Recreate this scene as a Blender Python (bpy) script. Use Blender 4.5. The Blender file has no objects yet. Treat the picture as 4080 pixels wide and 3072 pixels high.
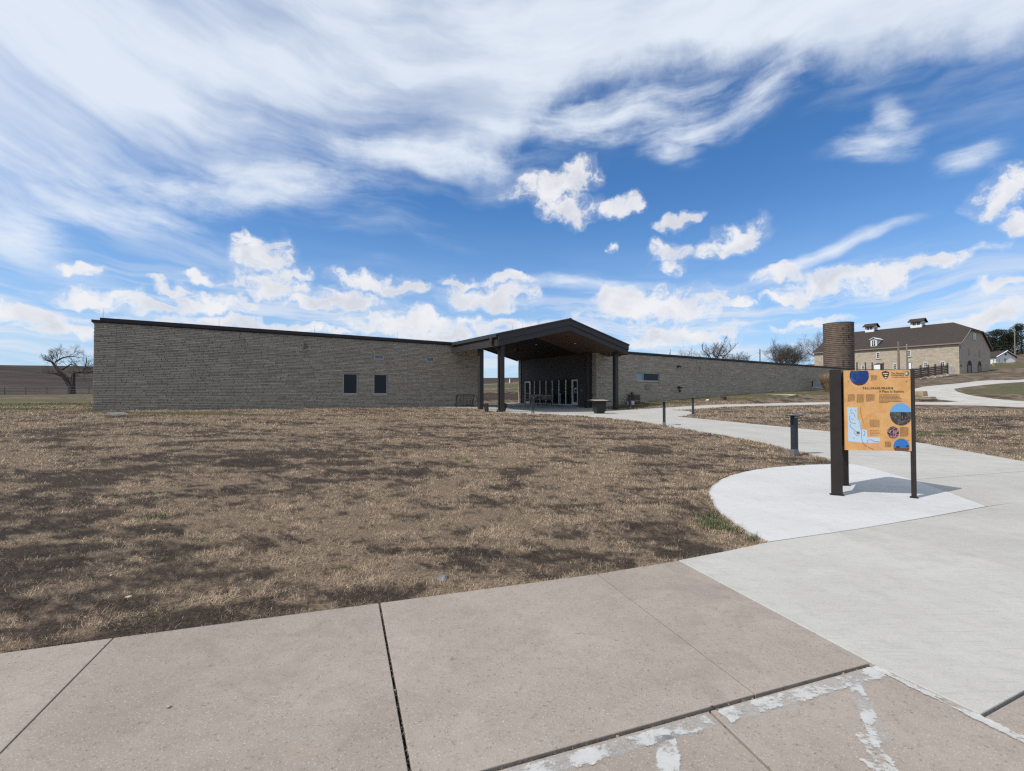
import bpy, bmesh, math, random
import numpy as np
from mathutils import Vector, Matrix
from mathutils.geometry import tessellate_polygon
R = math.radians
sc = bpy.context.scene

# ------------------------------------------------------------------ camera
cam_d = bpy.data.cameras.new("camera")
cam_d.sensor_width = 36.0
cam_d.lens = 16.66
cam_d.clip_end = 6000.0
cam = bpy.data.objects.new("camera", cam_d)
sc.collection.objects.link(cam)
cam.location = (0, 0, 1.6)
cam.rotation_euler = (R(91.24), 0, 0)
sc.camera = cam

# ------------------------------------------------------------------ sun, exposure
SUN_EL = R(50.0)
SUN_TO = Vector((-0.875 * math.cos(SUN_EL), -0.484 * math.cos(SUN_EL), math.sin(SUN_EL)))   # towards the sun
sun_d = bpy.data.lights.new("sun", 'SUN')
sun_d.energy = 4.0
sun_d.angle = R(0.55)
sun_d.color = (1.0, 0.955, 0.88)
sun = bpy.data.objects.new("sun", sun_d)
sc.collection.objects.link(sun)
sun.rotation_euler = SUN_TO.to_track_quat('Z', 'Y').to_euler()
sc.view_settings.view_transform = 'Standard'
sc.view_settings.look = 'None'
sc.view_settings.gamma = 1.0
sc.view_settings.use_curve_mapping = False
sc.view_settings.exposure = 0.0
sc.cycles.use_denoising = False          # keep the grain of grass, stone and concrete
sc.cycles.sample_clamp_indirect = 3.0
sc.cycles.filter_width = 1.3


# ------------------------------------------------------------------ node helper
class NT:
    """Short-hand for building node trees."""
    def __init__(self, tree):
        self.t = tree; tree.nodes.clear()

    def n(self, kind, **kw):
        nd = self.t.nodes.new(kind)
        for k, v in kw.items():
            setattr(nd, k, v)
        return nd

    def put(self, sock, v):
        if isinstance(v, bpy.types.NodeSocket):
            self.t.links.new(v, sock)
        elif v is not None:
            if sock.type == 'RGBA' and len(v) == 3:
                v = (*v, 1.0)
            sock.default_value = v

    def m(self, op, a, b=None, c=None, clamp=False):
        nd = self.n('ShaderNodeMath', operation=op, use_clamp=clamp)
        for i, v in enumerate((a, b, c)):
            if v is not None:
                self.put(nd.inputs[i], v)
        return nd.outputs[0]

    def vm(self, op, a, b=None):
        nd = self.n('ShaderNodeVectorMath', operation=op)
        self.put(nd.inputs[0], a)
        if b is not None:
            self.put(nd.inputs['Scale' if op == 'SCALE' else 1], b)
        return nd.outputs[0]

    def ss(self, v, lo, hi, a=0.0, b=1.0):
        nd = self.n('ShaderNodeMapRange', interpolation_type='SMOOTHSTEP')
        for s, x in zip(nd.inputs[:5], (v, lo, hi, a, b)):
            self.put(s, x)
        return nd.outputs[0]

    def mix(self, f, a, b, blend='MIX'):
        nd = self.n('ShaderNodeMix', data_type='RGBA', blend_type=blend)
        self.put(nd.inputs[0], f); self.put(nd.inputs[6], a); self.put(nd.inputs[7], b)
        return nd.outputs[2]

    def noise(self, v, scale, detail=4.0, rough=0.5, lac=2.0, dist=0.0):
        nd = self.n('ShaderNodeTexNoise', noise_dimensions='3D')
        self.put(nd.inputs['Vector'], v); self.put(nd.inputs['Scale'], scale)
        nd.inputs['Detail'].default_value = detail; nd.inputs['Roughness'].default_value = rough
        nd.inputs['Lacunarity'].default_value = lac; nd.inputs['Distortion'].default_value = dist
        return nd.outputs[0]

    def noisec(self, v, scale, detail=2.0):
        nd = self.n('ShaderNodeTexNoise', noise_dimensions='3D')
        self.put(nd.inputs['Vector'], v); self.put(nd.inputs['Scale'], scale)
        nd.inputs['Detail'].default_value = detail
        return nd.outputs[1]

    def mapping(self, v, loc=(0, 0, 0), rot=(0, 0, 0), scale=(1, 1, 1), kind='POINT'):
        nd = self.n('ShaderNodeMapping', vector_type=kind)
        self.put(nd.inputs[0], v)
        nd.inputs[1].default_value = loc; nd.inputs[2].default_value = rot; nd.inputs[3].default_value = scale
        return nd.outputs[0]

    def xyz(self, v):
        nd = self.n('ShaderNodeSeparateXYZ'); self.put(nd.inputs[0], v)
        return nd.outputs

    def comb(self, x, y, z=0.0):
        nd = self.n('ShaderNodeCombineXYZ')
        for s, q in zip(nd.inputs, (x, y, z)):
            self.put(s, q)
        return nd.outputs[0]


# ------------------------------------------------------------------ sky: Nishita air plus clouds by azimuth and elevation
world = bpy.data.worlds.new("World")
sc.world = world
world.use_nodes = True
world.cycles.sampling_method = 'MANUAL'
world.cycles.sample_map_resolution = 512


CLOUD_PUFFS = [(0.0876, 0.4202, 8, 0.1163, 0.0416), (0.1363, 0.4386, 0, 0.0732, 0.0322), (0.1167, 0.3788, 0, 0.084, 0.041), (0.2266, 0.3664, 0, 0.0607, 0.023), (0.3398, 0.3365, 8, 0.0521, 0.0192), 
            (0.4323, 0.2923, 16, 0.0877, 0.0329), (0.3217, 0.2813, 0, 0.0526, 0.0309), (0.3303, 0.2501, 0, 0.0362, 0.022), (0.2121, 0.2983, 0, 0.0183, 0.013), (0.618, 0.1973, 8, 0.1369, 0.0326), 
            (0.7124, 0.2052, 8, 0.1081, 0.0152), (0.5207, 0.2162, 0, 0.0664, 0.0202), (0.8069, 0.2882, 16, 0.046, 0.0363), (0.8248, 0.2454, 0, 0.0294, 0.0298), (0.8118, 0.156, 16, 0.0528, 0.0175), 
            (0.2987, 0.1761, 0, 0.2128, 0.0418), (0.2257, 0.2026, 0, 0.0836, 0.0261), (-0.0059, 0.2406, 0, 0.0796, 0.0195), (-0.7435, 0.1983, 0, 0.037, 0.0135), (-0.4926, 0.2598, 16, 0.0703, 0.0444), 
            (-0.5156, 0.2854, 16, 0.0403, 0.0233), (-0.5792, 0.2088, 0, 0.0312, 0.014), (-0.4767, 0.2088, 0, 0.0927, 0.034), (-0.6567, 0.1487, 0, 0.0737, 0.0216), (-0.5683, 0.1637, 0, 0.1002, 0.0271), 
            (-0.7267, 0.1563, 8, 0.0723, 0.0216), (-0.3009, 0.2346, 0, 0.0803, 0.0221), (-0.2277, 0.2255, 0, 0.0779, 0.0242), (-0.218, 0.1546, 0, 0.1997, 0.0347), (-0.0451, 0.2076, 0, 0.1401, 0.0317), 
            (-0.3874, 0.1796, 0, 0.0905, 0.0202), (-0.0157, 0.1506, 0, 0.1052, 0.0221), (0.3512, 0.1216, 0, 0.1546, 0.0289), (0.7873, 0.117, 8, 0.0702, 0.0181), (-0.7979, 0.1124, 0, 0.0688, 0.0239), 
            (-0.6685, 0.1147, 0, 0.0941, 0.0175), (-0.4283, 0.1266, 0, 0.1259, 0.017), (0.563, 0.1276, 0, 0.0671, 0.013), (0.5277, 0.1802, 0, 0.0438, 0.0102), (0.4433, 0.1796, 0, 0.0574, 0.0122), 
            (-0.5502, 0.1286, 0, 0.1422, 0.0206), (-0.3273, 0.197, 0, 0.0964, 0.0264), (-0.1516, 0.1299, 0, 0.1516, 0.0238), (-0.7629, 0.0952, 0, 0.082, 0.0176), (-0.4292, 0.2323, 0, 0.0486, 0.015), 
            (0.1209, 0.1304, 0, 0.0865, 0.0183), (-0.6192, 0.1856, 0, 0.039, 0.0125), (-0.1037, 0.2347, 0, 0.0677, 0.015)]
CLOUD_WISPS = [(0.218, 0.5177, 0, 0.3458, 0.0701), (0.4863, 0.5037, 24, 0.1314, 0.0644), (0.3275, 0.4524, -16, 0.0884, 0.042), (0.6464, 0.3923, -8, 0.0946, 0.044), (0.6655, 0.4171, 32, 0.0428, 0.0491), 
            (0.758, 0.344, 8, 0.06, 0.0319), (-0.0552, 0.444, 0, 0.1078, 0.0365), (0.1405, 0.2429, 0, 0.2637, 0.0239), (0.5988, 0.2465, 8, 0.175, 0.0169), (-0.7901, 0.2344, 16, 0.0931, 0.0591), 
            (-0.5239, 0.3629, 8, 0.3818, 0.0563), (0.3713, 0.4723, 0, 0.1283, 0.0369), (-0.2006, 0.4464, 0, 0.3472, 0.0477), (-0.7006, 0.2959, 8, 0.1924, 0.0484)]


def build_sky():
    k = NT(world.node_tree)
    sky = k.n('ShaderNodeTexSky', sky_type='NISHITA')
    sky.sun_disc = False
    sky.sun_elevation = SUN_EL
    sky.sun_rotation = math.atan2(SUN_TO.x, SUN_TO.y)
    sky.air_density = 1.0; sky.dust_density = 0.3; sky.ozone_density = 1.6; sky.altitude = 300
    tc = k.n('ShaderNodeTexCoord')
    d = tc.outputs['Generated']
    x, y, z = k.xyz(d)
    az = k.m('ARCTAN2', x, y)
    el = k.m('ARCSINE', k.m('MINIMUM', k.m('MAXIMUM', z, -1.0), 1.0))
    p = k.comb(az, el)
    # cloud layers seen on flat sheets overhead
    zz = k.m('MAXIMUM', z, 0.06)
    sheet = k.comb(k.m('DIVIDE', x, zz), k.m('DIVIDE', y, zz))

    def blobs(lst, pv):
        out = None; turned = {}
        for (a, e, rot, w, h) in lst:
            c, s_ = math.cos(R(rot)), math.sin(R(rot))
            if rot not in turned:
                turned[rot] = pv if rot == 0 else k.mapping(pv, rot=(0, 0, R(-rot)))
            ca, ce = a * c + e * s_, -a * s_ + e * c
            nd = k.n('ShaderNodeVectorMath', operation='MULTIPLY_ADD')
            k.put(nd.inputs[0], turned[rot]); nd.inputs[1].default_value = (1 / w, 1 / h, 0); nd.inputs[2].default_value = (-ca / w, -ce / h, 0)
            g = k.n('ShaderNodeTexGradient', gradient_type='SPHERICAL')
            k.put(g.inputs[0], nd.outputs[0])
            out = g.outputs[1] if out is None else k.m('MAXIMUM', out, g.outputs[1])
        return out

    # --- high ice cloud: a broad sheet with a ragged lower edge, streaked
    edge = [(-0.827, 0.174), (-0.755, 0.224), (-0.671, 0.272), (-0.463, 0.337), (-0.293, 0.388), (-0.12, 0.42), (-0.03, 0.45), (0.06, 0.53), (0.15, 0.575), (0.372, 0.574), (0.532, 0.551), (0.636, 0.512), (0.726, 0.498), (0.832, 0.465)]
    fc = k.n('ShaderNodeFloatCurve')
    cu = fc.mapping.curves[0]
    pts = [((a + 1.0) / 2.0, e) for a, e in edge]
    cu.points[0].location = (0.0, 0.20); cu.points[1].location = (1.0, 0.45)
    for q in pts:
        cu.points.new(*q)
    fc.mapping.update()
    k.put(fc.inputs[1], k.m('MULTIPLY_ADD', az, 0.5, 0.5, clamp=True))
    warp = k.vm('SCALE', k.vm('SUBTRACT', k.noisec(p, 2.2, 4.0), (0.5, 0.5, 0.5)), 0.19)
    pw = k.vm('ADD', p, warp)
    # the streaks hang in shallow arcs: follow el - c (az + d)^2
    wx, wy, _ = k.xyz(pw)
    ax = k.m('ADD', wx, 0.30)
    lf = k.m('MINIMUM', ax, 0.0); rt = k.m('MAXIMUM', ax, 0.0)
    bow = k.m('ADD', k.m('MULTIPLY', k.m('MULTIPLY', lf, lf), 0.40), k.m('MULTIPLY', k.m('MULTIPLY', rt, rt), 0.05))
    arc = k.comb(wx, k.m('SUBTRACT', wy, bow))
    streak = k.noise(k.mapping(arc, scale=(1.2, 6.5, 1.0)), 2.4, 7.0, 0.55)
    broad = k.noise(k.mapping(arc, (2, 4, 0), scale=(0.8, 3.2, 1.0)), 2.4, 4.0, 0.5)
    soft = k.noise(pw, 3.4, 6.0, 0.58)
    fine = k.noise(k.mapping(pw, (3, 1, 0), (0, 0, R(58)), (2.2, 8.0, 1.0)), 5.0, 8.0, 0.64)
    puffy = k.noise(p, 9.0, 8.0, 0.64)
    over = k.m('SUBTRACT', el, fc.outputs[0])
    west = k.ss(az, 0.10, -0.30)
    amp = k.m('MULTIPLY_ADD', west, 0.22, 0.04)
    sh = k.m('ADD', over, k.m('MULTIPLY', k.m('SUBTRACT', streak, 0.5), amp))
    sh = k.m('ADD', sh, k.m('MULTIPLY', k.m('SUBTRACT', puffy, 0.5), 0.09))
    wide = k.m('MULTIPLY_ADD', west, 0.15, 0.05)
    lay = k.m('MAXIMUM', k.ss(sh, -0.03, wide), k.m('MULTIPLY', k.ss(sh, -0.16, 0.02), k.m('MULTIPLY', k.ss(streak, 0.42, 0.70), 0.40)))
    body = k.ss(k.m('ADD', k.m('MULTIPLY', streak, 0.45), k.m('ADD', k.m('MULTIPLY', broad, 0.35), k.m('MULTIPLY', soft, 0.20))), 0.37, 0.60)
    thin = k.m('MULTIPLY_ADD', body, 0.42, 0.50)
    thick = k.m('MULTIPLY_ADD', body, 0.30, 0.66)
    op = k.m('ADD', k.m('MULTIPLY', thin, west), k.m('MULTIPLY', thick, k.m('SUBTRACT', 1.0, west)))
    cirrus = k.m('MULTIPLY', lay, op, clamp=True)
    # --- torn wisps below the sheet
    wf = blobs(CLOUD_WISPS, pw)
    tear = k.m('ADD', k.m('MULTIPLY', fine, 0.42), k.m('ADD', k.m('MULTIPLY', puffy, 0.28), k.m('MULTIPLY', streak, 0.30)))
    wd = k.m('ADD', k.m('MULTIPLY', wf, 0.9), k.m('MULTIPLY', k.m('SUBTRACT', tear, 0.5), 3.2))
    wisp = k.m('MULTIPLY', k.m('MULTIPLY', k.ss(wd, -0.05, 1.25), k.ss(wf, 0.0, 0.55)), 0.92)
    ice = k.m('SUBTRACT', 1.0, k.m('MULTIPLY', k.m('SUBTRACT', 1.0, cirrus), k.m('SUBTRACT', 1.0, wisp)))
    # --- fair-weather cumulus
    warp2 = k.vm('SCALE', k.vm('SUBTRACT', k.noisec(p, 17.0, 6.0), (0.5, 0.5, 0.5)), 0.085)
    pc = k.vm('ADD', p, warp2)

    def puff(pv):
        f = blobs(CLOUD_PUFFS, pv)
        n1 = k.noise(k.mapping(pv, (5, 2, 0), (0, 0, 0), (1.0, 1.35, 1.0)), 25.0, 10.0, 0.68)
        # the same clouds go on round the horizon outside the listed ones
        far = k.m('MULTIPLY', k.ss(k.m('ABSOLUTE', az), 0.86, 1.0), k.m('MULTIPLY', k.ss(el, 0.42, 0.12), k.ss(el, 0.0, 0.05)))
        f2 = k.m('MULTIPLY', far, k.ss(k.noise(pv, 4.2, 2.0, 0.5), 0.46, 0.72))
        f = k.m('MAXIMUM', f, k.m('MULTIPLY', f2, 0.7))
        return f, k.m('ADD', f, k.m('MULTIPLY', k.m('SUBTRACT', n1, 0.5), 2.3)), n1
    f0, dens, n0 = puff(pc)
    cum = k.m('MULTIPLY', k.m('MULTIPLY', k.ss(dens, 0.02, 0.72), k.ss(f0, 0.0, 0.32)), 0.95)
    halo = k.m('MULTIPLY', k.m('MULTIPLY', k.ss(dens, -0.55, 0.5), k.ss(f0, 0.0, 0.25)), 0.20)
    cum = k.m('MAXIMUM', cum, halo)
    # underside a little greyer: compare the density a step higher
    up = k.vm('ADD', pc, (-0.012, 0.022, 0.0))
    n_up = k.noise(k.mapping(up, (5, 2, 0), (0, 0, 0), (1.0, 1.35, 1.0)), 13.0, 4.0, 0.5)
    shade = k.m('MULTIPLY', k.m('SUBTRACT', n_up, 0.44), 2.6)
    shade = k.m('MULTIPLY', k.ss(shade, -0.25, 0.65), k.ss(dens, 0.25, 0.8))
    cumcol = k.mix(shade, (8.9, 8.95, 9.2), (6.7, 6.9, 7.5))
    # --- whitish air near the ground
    blue = k.mix(1.0, sky.outputs[0], (0.58, 1.04, 1.46), 'MULTIPLY')
    low = k.m('POWER', k.ss(el, 0.46, -0.02), 1.6)
    veil = k.noise(k.mapping(p, (0, 0, 0), (0, 0, 0), (1, 5, 1)), 4.0, 5.0, 0.55)
    air = k.mix(k.m('MULTIPLY', low, k.m('MULTIPLY_ADD', k.ss(veil, 0.35, 0.7), 0.25, 0.62)), blue, (5.6, 7.0, 8.9))
    c = k.mix(ice, air, (7.9, 8.6, 9.55))
    # thin flat layers low down
    bandn = k.noise(k.mapping(pw, (4, 0, 0), scale=(1.6, 17.0, 1.0)), 2.2, 6.0, 0.6)
    band = k.m('MULTIPLY', k.m('MULTIPLY', k.ss(bandn, 0.44, 0.66), k.m('MULTIPLY', k.ss(el, 0.27, 0.13), k.ss(el, -0.02, 0.06))), 0.72)
    c = k.mix(band, c, (7.8, 8.2, 8.9))
    c = k.mix(cum, c, cumcol)
    bg = k.n('ShaderNodeBackground')
    k.put(bg.inputs[0], c)
    bg.inputs[1].default_value = 0.10
    out = k.n('ShaderNodeOutputWorld')
    k.t.links.new(bg.outputs[0], out.inputs[0])


build_sky()


# ------------------------------------------------------------------ mesh and object helpers
COL = sc.collection


class MB:
    """Collects faces and links them as one mesh object."""
    def __init__(self):
        self.v = []; self.f = []; self.t = []

    def poly(self, pts, tone=0.5):
        n = len(self.v)
        self.v += [tuple(p) for p in pts]; self.t += [tone] * len(pts)
        self.f.append(tuple(range(n, n + len(pts))))

    def box(self, x0, y0, z0, x1, y1, z1, tone=0.5, jit=None):
        n = len(self.v)
        c = [(x0, y0, z0), (x1, y0, z0), (x1, y1, z0), (x0, y1, z0), (x0, y0, z1), (x1, y0, z1), (x1, y1, z1), (x0, y1, z1)]
        if jit:
            c = [(p[0] + jit(), p[1] + jit(), p[2] + jit()) for p in c]
        self.v += c; self.t += [tone] * 8
        self.f += [(n, n + 3, n + 2, n + 1), (n + 4, n + 5, n + 6, n + 7), (n, n + 1, n + 5, n + 4), (n + 1, n + 2, n + 6, n + 5), (n + 2, n + 3, n + 7, n + 6), (n + 3, n, n + 4, n + 7)]
        return self

    def hexa(self, c, tone=0.5):
        """Eight corners: bottom ring then top ring."""
        n = len(self.v)
        self.v += [tuple(p) for p in c]; self.t += [tone] * 8
        self.f += [(n, n + 3, n + 2, n + 1), (n + 4, n + 5, n + 6, n + 7), (n, n + 1, n + 5, n + 4), (n + 1, n + 2, n + 6, n + 5), (n + 2, n + 3, n + 7, n + 6), (n + 3, n, n + 4, n + 7)]
        return self

    def prism(self, pts, z0, z1, tone=0.5):
        n = len(self.v); m = len(pts)
        self.v += [(p[0], p[1], z0) for p in pts] + [(p[0], p[1], z1) for p in pts]
        self.t += [tone] * (2 * m)
        self.f.append(tuple(range(n + m - 1, n - 1, -1))); self.f.append(tuple(range(n + m, n + 2 * m)))
        for i in range(m):
            j = (i + 1) % m
            self.f.append((n + i, n + j, n + m + j, n + m + i))
        return self

    def path(self, pts, rads, n=6, cap=True, tone=0.5):
        """A tube through points with one radius each."""
        pts = [Vector(p) for p in pts]
        rings = []
        ref = Vector((0.31, 0.17, 0.93))
        for i, p in enumerate(pts):
            d = (pts[min(i + 1, len(pts) - 1)] - pts[max(i - 1, 0)])
            if d.length < 1e-9:
                d = Vector((0, 0, 1))
            d.normalize()
            a = d.cross(ref)
            if a.length < 0.05:
                a = d.cross(Vector((1, 0, 0)))
            a.normalize(); b = d.cross(a)
            base = len(self.v)
            for q in range(n):
                an = 2 * math.pi * q / n
                self.v.append(tuple(p + (a * math.cos(an) + b * math.sin(an)) * rads[i])); self.t.append(tone)
            rings.append(base)
        for r0, r1 in zip(rings, rings[1:]):
            for q in range(n):
                w = (q + 1) % n
                self.f.append((r0 + q, r0 + w, r1 + w, r1 + q))
        if cap:
            self.f.append(tuple(rings[0] + q for q in range(n - 1, -1, -1)))
            self.f.append(tuple(rings[-1] + q for q in range(n)))
        return self

    def disc(self, c, r, axis_a, axis_b, n=20, tone=0.5):
        c = Vector(c); a = Vector(axis_a); b = Vector(axis_b)
        self.poly([c + a * (r * math.cos(2 * math.pi * i / n)) + b * (r * math.sin(2 * math.pi * i / n)) for i in range(n)], tone)
        return self

    def build(self, name, mat, parent=None, smooth=False, bevel=0.0):
        me = bpy.data.meshes.new(name)
        me.from_pydata(self.v, [], self.f)
        at = me.attributes.new("tone", 'FLOAT', 'POINT')
        at.data.foreach_set("value", np.array(self.t, dtype=np.float32))
        me.materials.append(mat)
        if smooth:
            me.polygons.foreach_set("use_smooth", [True] * len(me.polygons))
        me.update()
        o = bpy.data.objects.new(name, me)
        COL.objects.link(o)
        if parent is not None:
            o.parent = parent
        if bevel:
            b = o.modifiers.new("edge", 'BEVEL'); b.width = bevel; b.segments = 2; b.limit_method = 'ANGLE'
        return o


def tag(o, label=None, cat=None, group=None, kind=None):
    if label: o["label"] = label
    if cat: o["category"] = cat
    if group: o["group"] = group
    if kind: o["kind"] = kind
    return o


def thing(name, label, cat, loc=(0, 0, 0), rz=0.0, group=None):
    o = bpy.data.objects.new(name, None)
    o.empty_display_size = 0.2
    COL.objects.link(o)
    o.location = loc; o.rotation_euler = (0, 0, rz)
    return tag(o, label, cat, group)


def copy_tree(o, parent=None):
    c = o.copy(); COL.objects.link(c)
    if parent is not None:
        c.parent = parent
    for ch in list(o.children):
        copy_tree(ch, c)
    return c


def box_part(name, mat, parent, *b, bevel=0.0):
    return MB().box(*b).build(name, mat, parent, bevel=bevel)


# ------------------------------------------------------------------ materials
def surf(name, fn):
    m = bpy.data.materials.new(name); m.use_nodes = True
    k = NT(m.node_tree)
    b = k.n('ShaderNodeBsdfPrincipled'); o = k.n('ShaderNodeOutputMaterial')
    k.t.links.new(b.outputs[0], o.inputs[0])
    r = fn(k) or {}
    for key, val in r.items():
        if key == 'bump':
            bm = k.n('ShaderNodeBump')
            k.put(bm.inputs['Height'], val[0]); bm.inputs['Strength'].default_value = val[1]; bm.inputs['Distance'].default_value = val[2]
            k.t.links.new(bm.outputs[0], b.inputs['Normal'])
        else:
            k.put(b.inputs[key], val)
    return m


def pos(k):
    return k.n('ShaderNodeNewGeometry').outputs['Position']


def obj_co(k):
    return k.n('ShaderNodeTexCoord').outputs['Object']


def attr(k, name, out='Fac'):
    return k.n('ShaderNodeAttribute', attribute_name=name).outputs[out]


def sc3(c, f):
    return tuple(min(1.0, x * f) for x in c)


def plain(name, col, rough=0.7, metal=0.0, var=0.12, scale=6.0, bump=0.0, bscale=60.0, spec=0.4):
    def fn(k):
        p = pos(k)
        n = k.noise(p, scale, 5.0, 0.6)
        d = {'Base Color': k.mix(k.ss(n, 0.25, 0.75), sc3(col, 1 - var), sc3(col, 1 + var)), 'Roughness': k.m('MULTIPLY_ADD', n, 0.2, rough - 0.1),
             'Metallic': metal, 'Specular IOR Level': spec}
        if bump:
            d['bump'] = (k.noise(p, bscale, 4.0, 0.6), bump, 0.02)
        return d
    return surf(name, fn)


def limestone_fn(stain=None):
    def fn(k):
        p = pos(k)
        t = attr(k, "tone")
        n = k.noise(p, 5.0, 6.0, 0.65)
        n2 = k.noise(k.mapping(p, scale=(1, 1, 4)), 30.0, 4.0, 0.6)
        c = k.mix(t, (0.215, 0.178, 0.132), (0.53, 0.46, 0.355))
        c = k.mix(k.m('MULTIPLY', k.ss(n, 0.45, 0.75), 0.45), c, (0.25, 0.235, 0.205))
        c = k.mix(k.m('MULTIPLY', k.ss(n2, 0.55, 0.8), 0.35), c, (0.2, 0.175, 0.14))
        big = k.noise(p, 0.35, 3.0, 0.5)
        c = k.mix(k.m('MULTIPLY', k.ss(big, 0.4, 0.7), 0.22), c, (0.33, 0.29, 0.23))
        if stain:
            s = None
            for (sx, sy, sz, wid, hgt) in stain:
                q = k.vm('MULTIPLY', k.vm('SUBTRACT', p, (sx, sy, sz)), (1 / wid, 1 / wid, 1 / hgt))
                ln = k.n('ShaderNodeVectorMath', operation='LENGTH'); k.put(ln.inputs[0], q)
                v = k.m('MULTIPLY', k.ss(ln.outputs['Value'], 1.0, 0.2), k.ss(k.noise(p, 6.0, 4.0, 0.6), 0.4, 0.62))
                s = v if s is None else k.m('MAXIMUM', s, v)
            c = k.mix(k.m('MULTIPLY', s, 0.75), c, (0.05, 0.045, 0.04))
        return {'Base Color': c, 'Roughness': 0.88, 'Specular IOR Level': 0.25, 'bump': (k.noise(p, 45.0, 5.0, 0.65), 0.5, 0.02)}
    return fn


def concrete_fn(c0, c1, speck, streak=0.0, grain=90.0, wear=0.4):
    def fn(k):
        p = pos(k)
        n = k.noise(p, 0.9, 6.0, 0.62)
        m = k.noise(p, 7.0, 6.0, 0.65)
        g = k.noise(p, grain, 3.0, 0.7)
        g2 = k.noise(p, grain * 2.3, 2.0, 0.6)
        rnd = k.n('ShaderNodeObjectInfo').outputs['Random']
        c = k.mix(k.m('ADD', k.m('MULTIPLY', k.ss(n, 0.3, 0.7), 0.6), k.m('MULTIPLY', rnd, 0.4)), c0, c1)
        c = k.mix(k.m('MULTIPLY', k.ss(m, 0.45, 0.8), 0.35), c, sc3(c0, 0.8))
        c = k.mix(k.m('MULTIPLY', k.ss(g, 0.56, 0.72), speck), c, sc3(c0, 0.45))
        c = k.mix(k.m('MULTIPLY', k.ss(g2, 0.58, 0.70), speck), c, sc3(c1, 1.45))
        g3 = k.noise(p, 22.0, 4.0, 0.7)
        c = k.mix(k.m('MULTIPLY', k.ss(g3, 0.52, 0.72), speck * 0.45), c, sc3(c0, 0.78))
        if streak:
            b = k.noise(k.mapping(p, rot=(0, 0, R(-20)), scale=(1.0, 16.0, 1.0)), 3.0, 6.0, 0.7)
            c = k.mix(k.m('MULTIPLY', k.ss(b, 0.5, 0.75), streak), c, sc3(c0, 0.72))
        blot = k.noise(k.vm('ADD', p, k.vm('SCALE', k.noisec(p, 3.0, 3.0), 0.5)), 0.8, 7.0, 0.7)
        c = k.mix(k.m('MULTIPLY', k.ss(blot, 0.52, 0.72), wear), c, sc3(c0, 0.80))
        c = k.mix(k.m('MULTIPLY', k.ss(blot, 0.46, 0.30), wear * 0.7), c, sc3(c1, 1.14))
        dab = k.noise(k.mapping(p, (7, 3, 0), scale=(1.0, 1.6, 1.0)), 5.5, 5.0, 0.75)
        c = k.mix(k.m('MULTIPLY', k.ss(dab, 0.68, 0.78), wear), c, sc3(c0, 0.62))
        rust = k.m('MULTIPLY', k.ss(k.noise(p, 1.7, 5.0, 0.6), 0.62, 0.78), 0.3)
        c = k.mix(rust, c, (0.32, 0.22, 0.13))
        return {'Base Color': c, 'Roughness': 0.86, 'Specular IOR Level': 0.3, 'bump': (k.m('ADD', g, k.m('MULTIPLY', m, 0.6)), 0.35, 0.004)}
    return fn


M = {}
M['old_concrete'] = surf('old_concrete', concrete_fn((0.228, 0.191, 0.160), (0.328, 0.281, 0.240), 0.7, grain=55.0, wear=0.6))
M['new_concrete'] = surf('new_concrete', concrete_fn((0.345, 0.330, 0.300), (0.43, 0.414, 0.380), 0.35, 0.5, 55.0, wear=0.45))
M['pad_concrete'] = surf('pad_concrete', concrete_fn((0.44, 0.435, 0.425), (0.505, 0.50, 0.49), 0.25, 0.4, 60.0, wear=0.35))
M['limestone'] = surf('limestone', limestone_fn([(-12.4, 28.42, 4.6, 0.3, 0.9), (11.4, 39.6, 2.35, 0.7, 0.45)]))
M['mortar'] = plain('mortar', (0.06, 0.053, 0.045), 0.95, var=0.3, scale=9.0, bump=0.4)
M['bronze'] = plain('bronze', (0.034, 0.029, 0.0255), 0.5, var=0.12, scale=3.0, spec=0.4)
M['bronze_dark'] = plain('bronze_dark', (0.022, 0.019, 0.018), 0.55, var=0.12, scale=3.0)
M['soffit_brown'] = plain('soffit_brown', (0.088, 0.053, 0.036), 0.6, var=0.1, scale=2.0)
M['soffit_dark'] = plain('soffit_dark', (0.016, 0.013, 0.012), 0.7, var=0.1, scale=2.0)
M['siding'] = plain('siding', (0.066, 0.056, 0.048), 0.7, var=0.1, scale=1.2)
M['aluminium'] = plain('aluminium', (0.66, 0.67, 0.69), 0.4, metal=0.1, var=0.05)
M['window_frame'] = plain('window_frame', (0.38, 0.39, 0.40), 0.4, metal=0.1, var=0.05)
M['white_paint'] = plain('white_paint', (0.74, 0.74, 0.72), 0.6, var=0.06)
M['black_metal'] = plain('black_metal', (0.016, 0.016, 0.018), 0.45, var=0.15)
M['bollard_grey'] = plain('bollard_grey', (0.042, 0.047, 0.055), 0.42, metal=0.35, var=0.12, scale=14.0)
M['zinc'] = plain('zinc', (0.2, 0.21, 0.22), 0.45, metal=0.5, var=0.15, scale=20.0)
M['kiosk_brown'] = plain('kiosk_brown', (0.020, 0.0145, 0.011), 0.55, var=0.15, scale=8.0)
M['wood_grey'] = plain('wood_grey', (0.23, 0.19, 0.155), 0.85, var=0.3, scale=7.0, bump=0.3)
M['wood_red'] = plain('wood_red', (0.095, 0.06, 0.045), 0.85, var=0.3, scale=3.0, bump=0.3)
M['wood_bench'] = plain('wood_bench', (0.36, 0.285, 0.215), 0.7, var=0.25, scale=6.0)
M['pole_wood'] = plain('pole_wood', (0.19, 0.145, 0.11), 0.85, var=0.25, scale=2.0)
M['bark'] = plain('bark', (0.060, 0.048, 0.040), 0.9, var=0.35, scale=5.0, bump=0.5, bscale=12.0)
M['twig'] = plain('twig', (0.085, 0.066, 0.054), 0.9, var=0.25, scale=2.0)
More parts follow.
